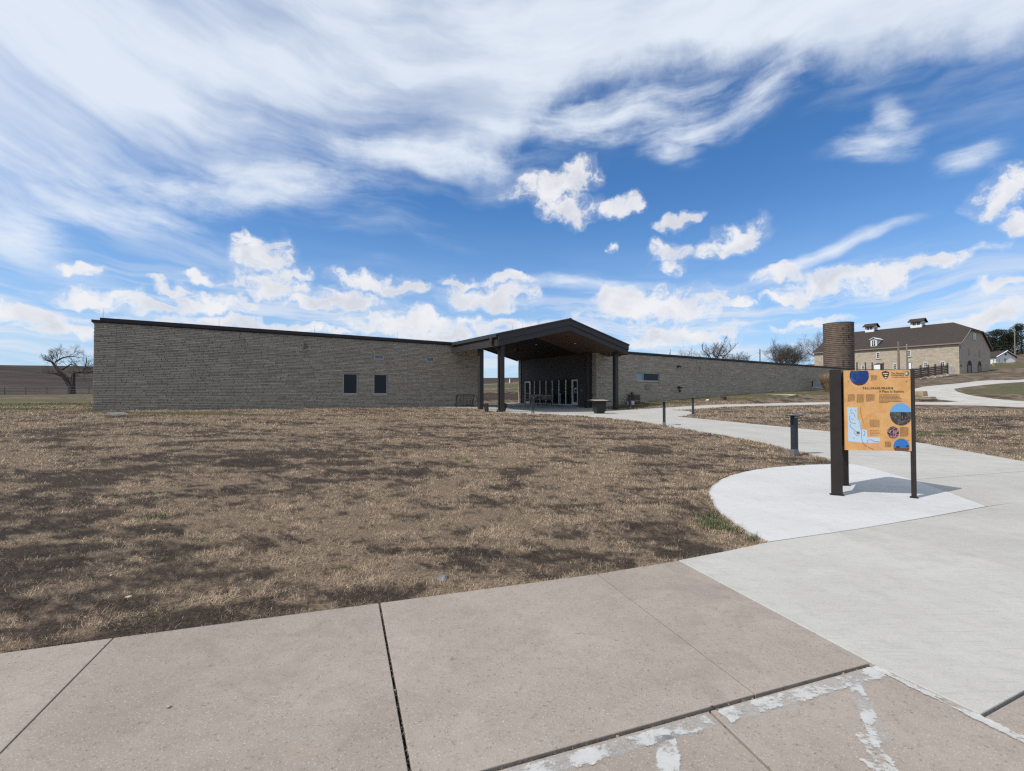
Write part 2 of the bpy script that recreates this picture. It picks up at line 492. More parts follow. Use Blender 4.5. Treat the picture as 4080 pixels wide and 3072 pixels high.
M['roof_shingle'] = plain('roof_shingle', (0.038, 0.028, 0.023), 0.9, var=0.22, scale=1.3, bump=0.5, bscale=8.0)
M['glass'] = surf('glass', lambda k: {'Base Color': (0.010, 0.011, 0.013), 'Roughness': 0.02, 'IOR': 1.5, 'Specular IOR Level': 0.22})
M['glass_front'] = surf('glass_front', lambda k: {'Base Color': (0.006, 0.006, 0.007), 'Roughness': 0.015, 'Specular IOR Level': 0.55})
M['curtain'] = surf('curtain', lambda k: {'Base Color': k.mix(k.ss(k.noise(k.mapping(obj_co(k), scale=(9, 1, 0.4)), 4.0, 3.0), 0.35, 0.65), (0.13, 0.20, 0.24), (0.24, 0.34, 0.39)), 'Roughness': 0.06, 'Specular IOR Level': 0.5})
M['lamp_lens'] = plain('lamp_lens', (0.75, 0.74, 0.7), 0.3, var=0.03)
M['pale_stone'] = plain('pale_stone', (0.40, 0.35, 0.28), 0.9, var=0.2, scale=20.0, bump=0.4)
M['grey_stone'] = plain('grey_stone', (0.15, 0.145, 0.14), 0.9, var=0.25, scale=30.0, bump=0.4)
M['tan_rock'] = plain('tan_rock', (0.30, 0.235, 0.155), 0.9, var=0.3, scale=3.0, bump=0.6, bscale=8.0)
M['paint_flake'] = plain('paint_flake', (0.66, 0.67, 0.66), 0.7, var=0.08, scale=30.0)
M['white_plastic'] = plain('white_plastic', (0.62, 0.62, 0.6), 0.5, var=0.05)
M['red_paint'] = plain('red_paint', (0.26, 0.05, 0.03), 0.6, var=0.15)
M['dry_grass'] = plain('dry_grass', (0.36, 0.25, 0.15), 0.9, var=0.25, scale=9.0)
M['gravel'] = surf('gravel', lambda k: (lambda p: {'Base Color': k.mix(k.ss(k.noise(p, 0.6, 6.0, 0.65), 0.35, 0.7), (0.36, 0.335, 0.30), (0.47, 0.445, 0.405)), 'Roughness': 0.95, 'bump': (k.noise(p, 18.0, 5.0, 0.7), 0.6, 0.03)})(pos(k)))
M['grit'] = surf('grit', lambda k: {'Base Color': k.mix(k.m('POWER', attr(k, 'tone'), 5.0), (0.05, 0.04, 0.03), (0.42, 0.36, 0.27)), 'Roughness': 0.95})
M['dirt'] = plain('dirt', (0.115, 0.085, 0.062), 0.95, var=0.3, scale=3.0, bump=0.6, bscale=20.0)


def faded_paint(k):
    p = pos(k)
    n = k.noise(p, 26.0, 6.0, 0.7)
    return {'Base Color': (0.47, 0.475, 0.47), 'Roughness': 0.85, 'Alpha': k.m('MULTIPLY', k.m('MULTIPLY', k.ss(n, 0.28, 0.66), attr(k, 'tone')), 0.42)}


M['paint_faded'] = surf('paint_faded', faded_paint)


def barn_stone(lo, hi):
    def fn(k):
        p = pos(k)
        br = k.n('ShaderNodeTexBrick')
        q = obj_co(k)
        x, y, z = k.xyz(q)
        k.put(br.inputs['Vector'], k.vm('ADD', k.comb(k.m('ADD', x, y), z), k.vm('SCALE', k.noisec(q, 1.6, 3.0), 0.16)))
        br.inputs['Scale'].default_value = 1.0; br.inputs['Brick Width'].default_value = 0.75; br.inputs['Row Height'].default_value = 0.27
        br.inputs['Mortar Size'].default_value = 0.022; br.inputs['Mortar Smooth'].default_value = 0.4; br.inputs['Bias'].default_value = 0.0
        br.offset = 0.37; br.squash = 0.8; br.squash_frequency = 3
        k.put(br.inputs['Color1'], lo); k.put(br.inputs['Color2'], hi); k.put(br.inputs['Mortar'], sc3(lo, 0.72))
        c = k.mix(k.m('MULTIPLY', k.ss(k.noise(k.mapping(q, scale=(0.5, 0.5, 2.4)), 1.6, 5.0, 0.65), 0.5, 0.75), 0.5), br.outputs[0], sc3(lo, 0.62))
        c = k.mix(k.m('MULTIPLY', k.ss(k.noise(q, 0.25, 3.0), 0.4, 0.7), 0.25), c, hi)
        return {'Base Color': c, 'Roughness': 0.92, 'Specular IOR Level': 0.2, 'bump': (br.outputs['Fac'], -0.7, 0.05)}
    return fn


M['barn_stone'] = surf('barn_stone', barn_stone((0.36, 0.30, 0.225), (0.47, 0.405, 0.315)))

# ------------------------------------------------------------------ terrain
TERRAIN_POINTS = np.array([
(0,-60,0),(-60,-40,.2),(60,-40,0),(0,-8,0),(-12,-4,0),(12,-4,0),(0,2,0),(5,3,0),(-5,3,0),(-12,2,.05),(12,3,0),(12,8,0),(5.6,8,0),(0,6,0),(-8,6,.06),
(7.5,12.7,0.01),(0,12,.13),(-8,13,.3),(-18,12,.45),(22,12,.1),(35,12,.25),(-30,18,.85),(2,20,.3),(-6,21,.5),(13.5,19,.12),
(6.8,21.2,.265),(10,26.1,.417),(1.3,29.5,.55),(-.6,29.6,.58),(7.7,35.2,.60),(6.2,37,.68),(3,40,.8),(1.1,44.4,.88),(-3,45,.9),(-2,38,.8),
(-21,24,.92),(-13.6,29,.90),(-4,35.3,.85),(-28,27,1.0),(-34,34,1.2),
(9.1,38.2,1.0),(14,41.5,1.25),(20,45.5,1.62),(28,51,2.0),(38.5,58,2.35),(27,38,1.0),(22,30,.62),(32,33,.75),(45,37,1.1),(20,36,.82),
(50,62,2.9),(77,78,4.1),(60,75,3.9),(90,70,4.0),(104,105,6.3),(85,115,6.3),(125,110,7.2),(70,95,5.4),(140,135,9.5),
(-58,62,1.75),(-75,66,1.65),(-48,66,1.7),(-45,45,1.35),(-90,60,1.6),
(-3,50,1.35),(-2,57,2.2),(-4,75,3.0),(-2,110,4.5),(15,62,2.6),(-20,60,1.9),(25,90,5),(50,130,8),
(-160,140,7),(-260,220,17.5),(-180,260,17.5),(-100,290,14),(0,290,12.5),(100,290,16),(200,260,22),(260,160,22),(-300,60,12),(-300,-150,5),(0,-300,0),(300,-150,4),(300,60,12)], float)


def _tps(r2):
    return np.where(r2 > 0, r2 * np.log(np.maximum(r2, 1e-12)), 0)


_n = len(TERRAIN_POINTS); _P = TERRAIN_POINTS[:, :2]
_A = np.zeros((_n + 3, _n + 3))
_A[:_n, :_n] = _tps(((_P[:, None] - _P[None]) ** 2).sum(-1)) + np.eye(_n) * 4.0
_A[:_n, _n] = 1; _A[:_n, _n + 1:] = _P; _A[_n, :_n] = 1; _A[_n + 1:, :_n] = _P.T
_W = np.linalg.solve(_A, np.r_[TERRAIN_POINTS[:, 2], 0, 0, 0])


def gz(x, y):
    """Height of the ground in metres."""
    x = np.asarray(x, float); y = np.asarray(y, float)
    r = np.hypot(x, y); s = np.minimum(1, 300 / np.maximum(r, 1e-6)); x = x * s; y = y * s
    o = _W[_n] + _W[_n + 1] * x + _W[_n + 2] * y
    for i in range(_n):
        o = o + _W[i] * _tps((x - _P[i, 0]) ** 2 + (y - _P[i, 1]) ** 2)
    return o


def G(x, y):
    return float(gz(x, y))


_TAB = np.random.default_rng(5).random((256, 256))


def vnoise(x, y):
    xi = np.floor(x).astype(int); yi = np.floor(y).astype(int)
    fx = x - xi; fy = y - yi
    fx = fx * fx * (3 - 2 * fx); fy = fy * fy * (3 - 2 * fy)
    a = _TAB[xi & 255, yi & 255]; b = _TAB[(xi + 1) & 255, yi & 255]; c = _TAB[xi & 255, (yi + 1) & 255]; d = _TAB[(xi + 1) & 255, (yi + 1) & 255]
    return (a * (1 - fx) + b * fx) * (1 - fy) + (c * (1 - fx) + d * fx) * fy


def fbm(x, y, oct=5, rough=0.55):
    o = 0; a = 1; t = 0; f = 1.0
    for i in range(oct):
        o = o + a * vnoise(x * f + 17.3 * i, y * f + 9.1 * i); t += a; a *= rough; f *= 2.03
    return o / t


def sstep(v, a, b):
    t = np.clip((v - a) / (b - a), 0, 1)
    return t * t * (3 - 2 * t)


def inpoly(x, y, poly):
    c = np.zeros(x.shape, bool)
    n = len(poly)
    for i in range(n):
        x0, y0 = poly[i]; x1, y1 = poly[(i + 1) % n]
        if y0 == y1:
            continue
        t = ((y0 > y) != (y1 > y)) & (x < (x1 - x0) * (y - y0) / (y1 - y0) + x0)
        c ^= t
    return c


BU = Vector((0.831, 0.557)).normalized(); BW = Vector((-BU.y, BU.x)); BO = Vector((-0.79, 28.75))
BRZ = math.atan2(BU.y, BU.x)


def bp(s, d):
    """Plan point s metres along the building front and d metres back from the canopy front."""
    return BO + BU * s + BW * d


# paved outlines in plan
EDGE_PTS = [(-7.6, 1.15), (-5.2, 2.2), (-3.19, 2.99), (-2.619, 3.149), (-1.017, 3.675), (0.761, 4.267), (1.604, 4.61)]
PAD = [(7.50, 11.08), (6.8, 10.93), (6.04, 10.67), (5.4, 10.34), (4.87, 9.97), (4.40, 9.55), (3.98, 9.05), (3.55, 8.45), (3.22, 7.84), (3.05, 7.26), (2.90, 6.82), (2.82, 6.42), (2.78, 5.71), (2.80, 5.20), (4.19, 5.72), (5.48, 6.26), (6.82, 6.85), (7.16, 7.75), (7.57, 8.97), (7.78, 9.9), (7.91, 10.6), (7.90, 11.15)]
WALK = [tuple(bp(-1.6, 6.05)), (-2.9, 32.6), (-2.33, 31.4), (-1.7, 30.2), (-1.0, 29.2), (0.1, 28.75), (1.25, 28.5), (2.5, 27.9), (3.72, 27.05), (4.7, 25.9), (5.49, 24.7), (6.1, 23.4), (6.56, 22.15), (6.88, 21.1), (7.38, 19.25), (7.85, 17.6), (8.12, 16.2), (8.2, 15.0), (8.16, 13.9), (7.98, 12.0), (7.92, 11.16), (7.93, 10.6), (7.8, 9.9), (7.59, 8.97), (7.18, 7.75), (6.85, 6.87), (7.73, 7.2), (10.5, 8.3), (11.6, 9.6), (12.39, 11.5), (13.03, 13.9), (13.4, 15.4), (13.45, 17.2), (13.0, 19.3), (12.28, 20.9), (11.62, 21.9), (10.61, 23.75), (9.94, 25.05), (9.27, 26.5), (9.9, 27.1), (10.65, 28.35), (11.45, 30.0), (11.75, 31.3), (11.6, 32.2), (11.0, 32.55), (12.6, 33.05), (13.93, 33.7), (15.8, 34.8), (17.79, 35.75), (16.6, 36.95), (15.0, 36.3), (13.51, 35.55), (11.8, 34.85), (10.17, 34.35), (8.9, 34.05), (7.5, 34.2), tuple(bp(10.2, 2.2)), tuple(bp(10.28, 13.2)), tuple(bp(2.0, 13.2)), tuple(bp(2.0, 6.05))]
TRAIL = [(17.79, 35.75), (21.0, 36.5), (24.74, 37.1), (28.0, 37.0), (30.61, 36.6), (32.68, 36.15), (34.6, 35.35), (36.01, 33.35), (41.0, 29.0), (48.0, 31.0), (41.69, 38.6), (42.48, 41.8), (44.86, 46.4), (48.24, 51.35), (49.6, 53.0), (50.25, 53.8), (51.6, 55.3), (54.25, 57.2), (59.07, 60.3), (68.1, 66.15), (76.37, 70.65), (95, 80), (108, 88), (108, 95), (95, 85), (82.75, 77.2), (78.57, 78.2), (74.17, 75.7), (68, 70.6), (62.56, 66.6), (56.97, 62.95), (51.75, 59.65), (48.15, 56.65), (44.73, 53.45), (42.6, 51.3), (41.5, 48.45), (39.06, 45.05), (38.0, 43), (37.35, 41.3), (37.0, 39.2), (34.92, 38.4), (32.53, 38.7), (30.0, 39.0), (26.05, 39.05), (23, 38.6), (20.12, 37.95), (18.3, 37.5), (16.6, 36.95)]
LEFT_WING = [tuple(bp(-19.45, 6.15)), tuple(bp(2.1, 6.15)), tuple(bp(2.1, 18)), tuple(bp(-19.45, 18))]
RIGHT_WING = [tuple(bp(10.3, 2.28)), tuple(bp(55.5, 2.28)), tuple(bp(55.5, 13)), tuple(bp(10.3, 13))]
NEAR_PAVED = EDGE_PTS + [(2.2, 4.88), (2.79, 5.19), (7.73, 7.2), (14, 9), (14, -6), (-10, -6)]
GREEN_SPOTS = [(-34, 30, 15, 3.2), (-25.5, 23.5, 5, 1.2), (-42, 38, 16, 6), (-62, 54, 26, 6), (12, 38.6, 4, 1.6), (18, 42.6, 5, 1.9), (24, 46, 5, 2.2), (30, 50, 5, 2.4), (36, 53, 5, 2.6), (60, 50, 16, 8), (72, 60, 16, 7), (45, 52, 5, 3), (58, 67, 9, 2.0), (38, 44, 4, 2), (-2, 80, 30, 18), (-3, 58, 9, 1.6), (125, 108, 14, 5), (150, 140, 30, 9), (110, 100, 14, 4), (-15, 22.3, 6, 0.8), (16, 19, 3, 0.7), (9.2, 36.4, 1.4, 1.0)]
DARK_SPOTS = [(-12.9, 17.7, 1.9, .8), (-8.8, 19.4, 1.8, .7), (-5.7, 10.2, 1.0, .55), (-4.7, 7.7, 1.1, .5), (-7.0, 6.8, 1.3, .6), (-4.6, 4.7, .9, .5), (-3.0, 13.0, 1.6, .9), (-2.5, 9.2, .9, .35), (0.0, 8.2, .75, .3), (-0.9, 13.6, .9, .35), (1.2, 13.6, 1.2, .4), (1.9, 7.3, .5, .35), (1.8, 5.8, .55, .4), (-0.5, 4.9, .7, .4), (-2.9, 6.5, .3, .3), (-4.1, 5.6, .5, .25), (0.2, 4.25, .5, .14), (-2.8, 5.2, .5, .4), (-5.5, 5.5, .9, .5), (-2.1, 4.0, .6, .25), (-8.4, 9.0, 1.0, .4), (-8.8, 10.5, 1.0, .5), (-1.9, 10.5, .8, .4), (3.7, 17.9, 1.0, .5), (6.0, 12.4, .8, .5), (-3.9, 3.6, .7, .3), (-3.6, 5.0, .5, .3), (10.5, 22.6, 2.0, .8), (16, 24, 3, .8), (14, 31, 2.5, .7), (20, 29, 3, 1), (24, 25, 3, 1), (28, 32, 3, .7), (20, 20, 3, .6)]


def zones(x, y):
    """Weights of bare dark thatch, green growth and open prairie at plan points."""
    n1 = fbm(x * 0.55 + 31, y * 0.85 + 7, 5, 0.6); n2 = fbm(x * 1.7 + 3, y * 2.3 + 51, 6, 0.68)
    n3 = fbm(x * 3.4 + 71, y * 5.2 + 13, 6, 0.72)
    n4 = fbm(x * 6.5 + 23, y * 9.0 + 5, 5, 0.7)
    dark = np.maximum(sstep(n1 + 0.9 * (n2 - 0.5) + 0.8 * (n3 - 0.5), 0.55, 0.70) * 0.9, sstep(n3 + 0.3 * (n1 - 0.5), 0.57, 0.67) * 0.8)
    dark = np.maximum(dark, sstep(n4 + 0.5 * (n1 - 0.5), 0.55, 0.66) * 0.62)
    for (cx, cy, a, b) in DARK_SPOTS:
        e = np.exp(-(((x - cx) / a) ** 2 + ((y - cy) / b) ** 2))
        dark = np.maximum(dark, sstep(e * 0.75 + 1.7 * (n2 - 0.5) + 2.2 * (n3 - 0.5) + 0.4 * (n1 - 0.5), 0.22, 0.50) * sstep(e, 0.03, 0.35) * (0.55 + 0.45 * sstep(n4, 0.38, 0.58)))
    green = np.zeros_like(dark)
    for (cx, cy, a, b) in GREEN_SPOTS:
        e = np.exp(-(((x - cx) / a) ** 2 + ((y - cy) / b) ** 2))
        green = np.maximum(green, sstep(e + 0.8 * (n2 - 0.5) + 0.5 * (n1 - 0.5), 0.28, 0.75))
    # close to the foot of the walls the turf stays green-brown
    r = np.hypot(x, y)
    far = np.maximum(sstep(y + 0.1 * np.abs(x) + 8 * (n1 - 0.5), 66, 80) * (x < 30), sstep(r, 135, 150) * sstep(-x, -70, -20))
    bank = np.exp(-(((x + 2.5) / 7) ** 2 + ((y - 51.5) / 4) ** 2))
    far = np.maximum(far * (1 - 0.9 * np.exp(-(((x + 2) / 60) ** 2 + ((y - 90) / 30) ** 4))), sstep(bank + 0.5 * (n2 - 0.5), 0.3, 0.6))
    green = green * (1 - 0.8 * sstep(bank, 0.3, 0.6))
    return dark, green, np.clip(far, 0, 1)


def ground_colour(k, blade):
    z = attr(k, "zone", 'Color')
    rr, gg, bb = k.n('ShaderNodeSeparateColor'), None, None
    k.put(rr.inputs[0], z)
    dark, green, far = rr.outputs[0], rr.outputs[1], rr.outputs[2]
    p = pos(k)
    n = k.noise(p, 1.6, 5.0, 0.6)
    f = k.noise(p, 34.0, 5.0, 0.75)
    if blade:
        t = attr(k, "tone")
        straw = k.mix(t, (0.19, 0.138, 0.092), (0.61, 0.462, 0.315))
        drk = k.mix(k.m('POWER', t, 1.6), (0.020, 0.0145, 0.0115), (0.20, 0.148, 0.112))
        grn = k.mix(t, (0.055, 0.068, 0.022), (0.15, 0.155, 0.05))
        prairie = k.mix(t, (0.05, 0.036, 0.03), (0.11, 0.08, 0.062))
    else:
        straw = k.mix(k.ss(f, 0.3, 0.75), (0.085, 0.060, 0.042), (0.28, 0.208, 0.142))
        drk = k.mix(k.ss(f, 0.3, 0.75), (0.016, 0.0115, 0.009), (0.055, 0.040, 0.031))
        grn = k.mix(k.ss(f, 0.3, 0.75), (0.05, 0.050, 0.023), (0.135, 0.122, 0.058))
        prairie = k.mix(k.ss(k.noise(k.mapping(p, scale=(0.4, 1.0, 1.0)), 0.12, 7.0, 0.7), 0.35, 0.7), (0.027, 0.019, 0.015), (0.062, 0.043, 0.034))
    straw = k.mix(k.m('MULTIPLY', k.ss(n, 0.5, 0.8), 0.3), straw, (0.22, 0.165, 0.118))
    c = k.mix(dark, straw, drk)
    c = k.mix(green, c, grn)
    return k.mix(far, c, prairie), f


def lawn_fn(k):
    c, f = ground_colour(k, False)
    return {'Base Color': c, 'Roughness': 0.95, 'Specular IOR Level': 0.15, 'bump': (f, 0.8, 0.03)}


def blade_fn(k):
    c, f = ground_colour(k, True)
    return {'Base Color': c, 'Roughness': 0.75, 'Specular IOR Level': 0.25}


M['ground'] = surf('ground', lawn_fn)
M['blade'] = surf('blade', blade_fn)


def set_zone(me, x, y, times=1, mess=None):
    d, g, f = zones(x, y)
    if mess is not None:
        d = d * mess
    if times > 1:
        d, g, f = np.repeat(d, times), np.repeat(g, times), np.repeat(f, times)
    at = me.attributes.new("zone", 'FLOAT_COLOR', 'POINT')
    at.data.foreach_set("color", np.stack([d, g, f, np.ones_like(d)], 1).astype(np.float32).ravel())


def mesh_np(name, v, f, mat, parent=None):
    """Fast mesh from numpy arrays: v (n,3), f (m,k) all with k corners."""
    me = bpy.data.meshes.new(name)
    m, kk = f.shape
    me.vertices.add(len(v)); me.vertices.foreach_set("co", v.astype(np.float32).ravel())
    me.loops.add(m * kk); me.loops.foreach_set("vertex_index", f.astype(np.int32).ravel())
    me.polygons.add(m); me.polygons.foreach_set("loop_start", (np.arange(m) * kk).astype(np.int32))
    me.update(calc_edges=True)
    me.materials.append(mat)
    o = bpy.data.objects.new(name, me); COL.objects.link(o)
    if parent is not None:
        o.parent = parent
    return o


def build_ground():
    fine = np.radians(np.arange(-58, 58.01, 0.32)); coarse = np.radians(np.arange(62, 298.1, 4.0))
    an = np.concatenate([fine, coarse])
    rad = np.concatenate([[0.4, 0.9, 1.4], np.geomspace(1.8, 300, 330), np.geomspace(330, 3000, 14)])
    A, Rr = np.meshgrid(an, rad)
    x = (Rr * np.sin(A)).ravel(); y = (Rr * np.cos(A)).ravel()
    z = gz(x, y) - 0.016
    r = np.hypot(x, y)
    lump = (fbm(x * 2.1, y * 2.1, 4, 0.6) - 0.5) * 0.05 * sstep(-r, -60, -20) + (fbm(x * 0.3, y * 0.3, 3) - 0.5) * 0.02
    paved = inpoly(x, y, WALK) | inpoly(x, y, NEAR_PAVED) | inpoly(x, y, PAD)
    z = z + np.where(paved, -0.045, lump * 0.8)
    na = len(an); nr = len(rad)
    i = np.arange(nr - 1)[:, None] * na; j = np.arange(na)[None, :]; j2 = (j + 1) % na
    f = np.stack([i + j, i + na + j, i + na + j2, i + j2], -1).reshape(-1, 4)
    f = f[:, ::-1]
    o = mesh_np("ground", np.stack([x, y, z], 1), f, M['ground'])
    set_zone(o.data, x, y)
    o.data.polygons.foreach_set("use_smooth", np.ones(len(f), bool))
    return tag(o, kind="structure")


ground = build_ground()


# ------------------------------------------------------------------ pavements
def drape(name, poly, mat, parent=None, off=0.015, step=0.6, skirt=0.12, cuts=(), bevel=0.0, flat=None):
    """A slab that follows the ground: outline in plan, cut by half planes (point, normal), with a skirt."""
    bm = bmesh.new()
    vs = [bm.verts.new((p[0], p[1], 0)) for p in poly]
    for tri in tessellate_polygon([[Vector((p[0], p[1], 0)) for p in poly]]):
        if len(set(tri)) == 3:
            bm.faces.new([vs[i] for i in tri])
    for co, no in cuts:
        bmesh.ops.bisect_plane(bm, geom=bm.verts[:] + bm.edges[:] + bm.faces[:], plane_co=(*co, 0), plane_no=(*no, 0), clear_outer=True)
    if not bm.faces:
        bm.free(); return None
    if flat is None:
        xs = [v.co.x for v in bm.verts]; ys = [v.co.y for v in bm.verts]
        for lo, hi, ax in ((min(xs), max(xs), 0), (min(ys), max(ys), 1)):
            c = math.ceil(lo / step) * step
            while c < hi:
                bmesh.ops.bisect_plane(bm, geom=bm.verts[:] + bm.edges[:] + bm.faces[:], plane_co=(c, 0, 0) if ax == 0 else (0, c, 0), plane_no=(1, 0, 0) if ax == 0 else (0, 1, 0))
                c += step
    bmesh.ops.recalc_face_normals(bm, faces=bm.faces[:])
    for f in bm.faces:
        if f.normal.z < 0:
            f.normal_flip()
    x = np.array([v.co.x for v in bm.verts]); y = np.array([v.co.y for v in bm.verts])
    z = gz(x, y) + off if flat is None else np.full(len(x), flat)
    for v, q in zip(bm.verts, z):
        v.co.z = q
    r = bmesh.ops.extrude_edge_only(bm, edges=[e for e in bm.edges if e.is_boundary])
    for v in [g for g in r['geom'] if isinstance(g, bmesh.types.BMVert)]:
        v.co.z -= skirt
    me = bpy.data.meshes.new(name); bm.to_mesh(me); bm.free()
    me.materials.append(mat)
    o = bpy.data.objects.new(name, me); COL.objects.link(o)
    if parent is not None:
        o.parent = parent
    if bevel:
        b = o.modifiers.new("edge", 'BEVEL'); b.width = bevel; b.segments = 2; b.limit_method = 'ANGLE'; b.angle_limit = R(50)
    return o


def holder(name, loc=(0, 0, 0)):
    o = bpy.data.objects.new(name, None); COL.objects.link(o); o.location = loc
    return tag(o, kind="structure")


def shrink(poly, d):
    """Move each side of a convex outline inwards by its own amount d[i]."""
    n = len(poly); out = []
    area = sum(poly[i][0] * poly[(i + 1) % n][1] - poly[(i + 1) % n][0] * poly[i][1] for i in range(n))
    sg = 1 if area > 0 else -1
    lines = []
    for i in range(n):
        a = Vector(poly[i]); b = Vector(poly[(i + 1) % n]); t = (b - a).normalized()
        nn = Vector((-t.y, t.x)) * sg
        lines.append((a + nn * d[i], t))
    for i in range(n):
        (p, t), (q, s) = lines[i - 1], lines[i]
        den = t.x * s.y - t.y * s.x
        if abs(den) < 1e-6:
            out.append(tuple(q)); continue
        u = ((q.x - p.x) * s.y - (q.y - p.y) * s.x) / den
        out.append(tuple(p + t * u))
    return out


sidewalk = holder("sidewalk")
E0, E1, E2, E3, E4 = (-4.6, 2.47), (-2.619, 3.149), (-1.017, 3.675), (0.761, 4.267), (1.604, 4.61)
J0, J1, J2, J3, J4 = (-4.1, 0.72), (-2.014, 1.367), (-0.397, 1.946), (1.298, 2.557), (2.128, 2.849)
SLAB_TOP = 0.010
# tan slabs of the older walk; each side has its own half-joint
for poly, gaps in (([E0, J0, J1, E1], (0.003, 0.006, 0.004, 0)), ([E1, J1, J2, E2], (0.004, 0.006, 0.008, 0)),
                   ([E2, J2, J3, E3], (0.008, 0.006, 0.0035, 0)), ([E3, J3, J4, E4], (0.0035, 0.006, 0.003, 0)),
                   ([(-2.0, 1.356), (-1.4, -0.6), (1.55, 0.40), (0.995, 2.431)], (0.003, 0.004, 0.007, 0.005)),
                   ([(0.995, 2.431), (1.55, 0.40), (3.0, 0.87), (2.128, 2.836)], (0.007, 0.004, 0.004, 0.005)),
                   ([(2.34, 2.385), (3.0, 0.87), (9.0, 2.4), (9.0, 5.39), (4.87, 3.53)], (0.003, 0.004, 0.004, 0.003, 0.003)),
                   ([(-7.6, 1.1), (-6.9, -0.5), J0, E0], (0.004, 0.004, 0.004, 0.004))):
    drape("slab", shrink(poly, gaps), M['old_concrete'], sidewalk, flat=SLAB_TOP, bevel=0.004)
pavement = holder("pavement")
for poly, gaps in (([E4, (2.140, 2.842), (2.335, 2.395), (4.87, 3.54), (4.19, 5.71), (2.79, 5.185), (2.2, 4.885)], (0.003, 0.003, 0.003, 0.004, 0.007, 0, 0)),
                   ([(4.19, 5.71), (4.87, 3.54), (9.6, 5.65), (9.6, 7.9), (7.73, 7.19), (6.83, 6.84), (5.48, 6.245)], (0.004, 0.003, 0, 0.003, 0.007, 0.007, 0.007))):
    drape("slab", shrink(poly, gaps), M['new_concrete'], pavement, flat=SLAB_TOP + 0.004, bevel=0.006)
pad = drape("sign_pad", PAD, M['pad_concrete'], flat=0.014, bevel=0.006)
tag(pad, kind="structure")
walkway = holder("walkway")
# contraction joints across the walk, walking from the near end towards the canopy
JOINTS = [((10, 9.8), (-0.30, 0.954)), ((10.5, 12.6), (0.0, 1.0)), ((10.7, 15.6), (0.02, 1.0)), ((10.6, 18.6), (-0.25, 0.97)), ((9.5, 21.4), (-0.4, 0.917)), ((8.3, 24.2), (-0.5, 0.866)), ((6.2, 27.2), (-0.62, 0.785)), (tuple(bp(5, 0.2)), tuple(BW)), (tuple(bp(5, 3.4)), tuple(BW)), (tuple(bp(5, 6.4)), tuple(BW)), (tuple(bp(5, 9.6)), tuple(BW))]
JW = 0.007
for i in range(len(JOINTS) + 1):
    cuts = []
    if i > 0:
        (c, n) = JOINTS[i - 1]; cuts.append(((c[0] + n[0] * JW, c[1] + n[1] * JW), (-n[0], -n[1])))
    if i < len(JOINTS):
        (c, n) = JOINTS[i]; cuts.append(((c[0] - n[0] * JW, c[1] - n[1] * JW), n))
    o = drape("slab", WALK, M['new_concrete'], walkway, off=0.012, step=0.9, cuts=cuts)
trail = drape("gravel_road", TRAIL, M['gravel'], off=0.01, step=1.5, skirt=0.3)
tag(trail, kind="structure")
far_trail = drape("gravel_path", [(-12, 84), (-7, 90), (0, 99), (8, 103), (8, 104.3), (0, 100.5), (-7.4, 91.2), (-12.6, 85)], M['gravel'], off=0.1, step=4.0, skirt=0.5)
tag(far_trail, kind="structure")

# painted lines: thin chipped coats of paint
def coat(name, quads, mat, dz):
    """Paint strips as fine grids; the tone attribute falls to 0 at the rim so that the edge can wear away."""
    mb = MB()
    for qi, q in enumerate(quads):
        ar = sum(q[i][0] * q[(i + 1) % 4][1] - q[(i + 1) % 4][0] * q[i][1] for i in range(4))
        a, b, c, d = [Vector(p) for p in (q if ar > 0 else q[::-1])]
        nu = max(4, int((b - a).length / 0.02)); nv = max(4, int((d - a).length / 0.02))
        base = len(mb.v)
        for j in range(nv + 1):
            for i in range(nu + 1):
                u, v = i / nu, j / nv
                p = a * (1 - u) * (1 - v) + b * u * (1 - v) + c * u * v + d * (1 - u) * v
                mb.v.append((p.x, p.y, SLAB_TOP + dz + 0.0007 * (qi % 3))); mb.t.append(0.0 if i in (0, nu) or j in (0, nv) else 1.0)
        for j in range(nv):
            for i in range(nu):
                n = base + j * (nu + 1) + i
                mb.f.append((n, n + 1, n + nu + 2, n + nu + 1))
    return tag(mb.build(name, mat), kind="structure")


def chipped(lo, hi):
    def fn(k):
        p = pos(k)
        big = k.noise(p, 7.0, 3.0, 0.6); n = k.noise(p, 38.0, 8.0, 0.72)
        v = k.m('ADD', k.m('MULTIPLY', big, 0.6), k.m('MULTIPLY', n, 0.4))
        v = k.m('ADD', v, k.m('MULTIPLY', k.m('SUBTRACT', attr(k, 'tone'), 1.0), 0.16))
        return {'Base Color': k.mix(n, (0.50, 0.495, 0.475), (0.60, 0.595, 0.57)), 'Roughness': 0.75, 'Alpha': k.m('MULTIPLY', k.ss(v, lo, hi), k.m('MULTIPLY_ADD', big, 0.7, 0.30, clamp=True))}
    return fn


M['paint_chipped'] = surf('paint_chipped', chipped(0.445, 0.53))
M['paint_solid'] = surf('paint_solid', chipped(0.42, 0.50))


BACK = Vector((0.942, 0.337))
def band(p, q, wid, side):
    p = Vector(p); q = Vector(q); t = (q - p).normalized(); n = Vector((t.y, -t.x)) * side * wid
    return [tuple(p), tuple(q), tuple(q + n), tuple(p + n)]


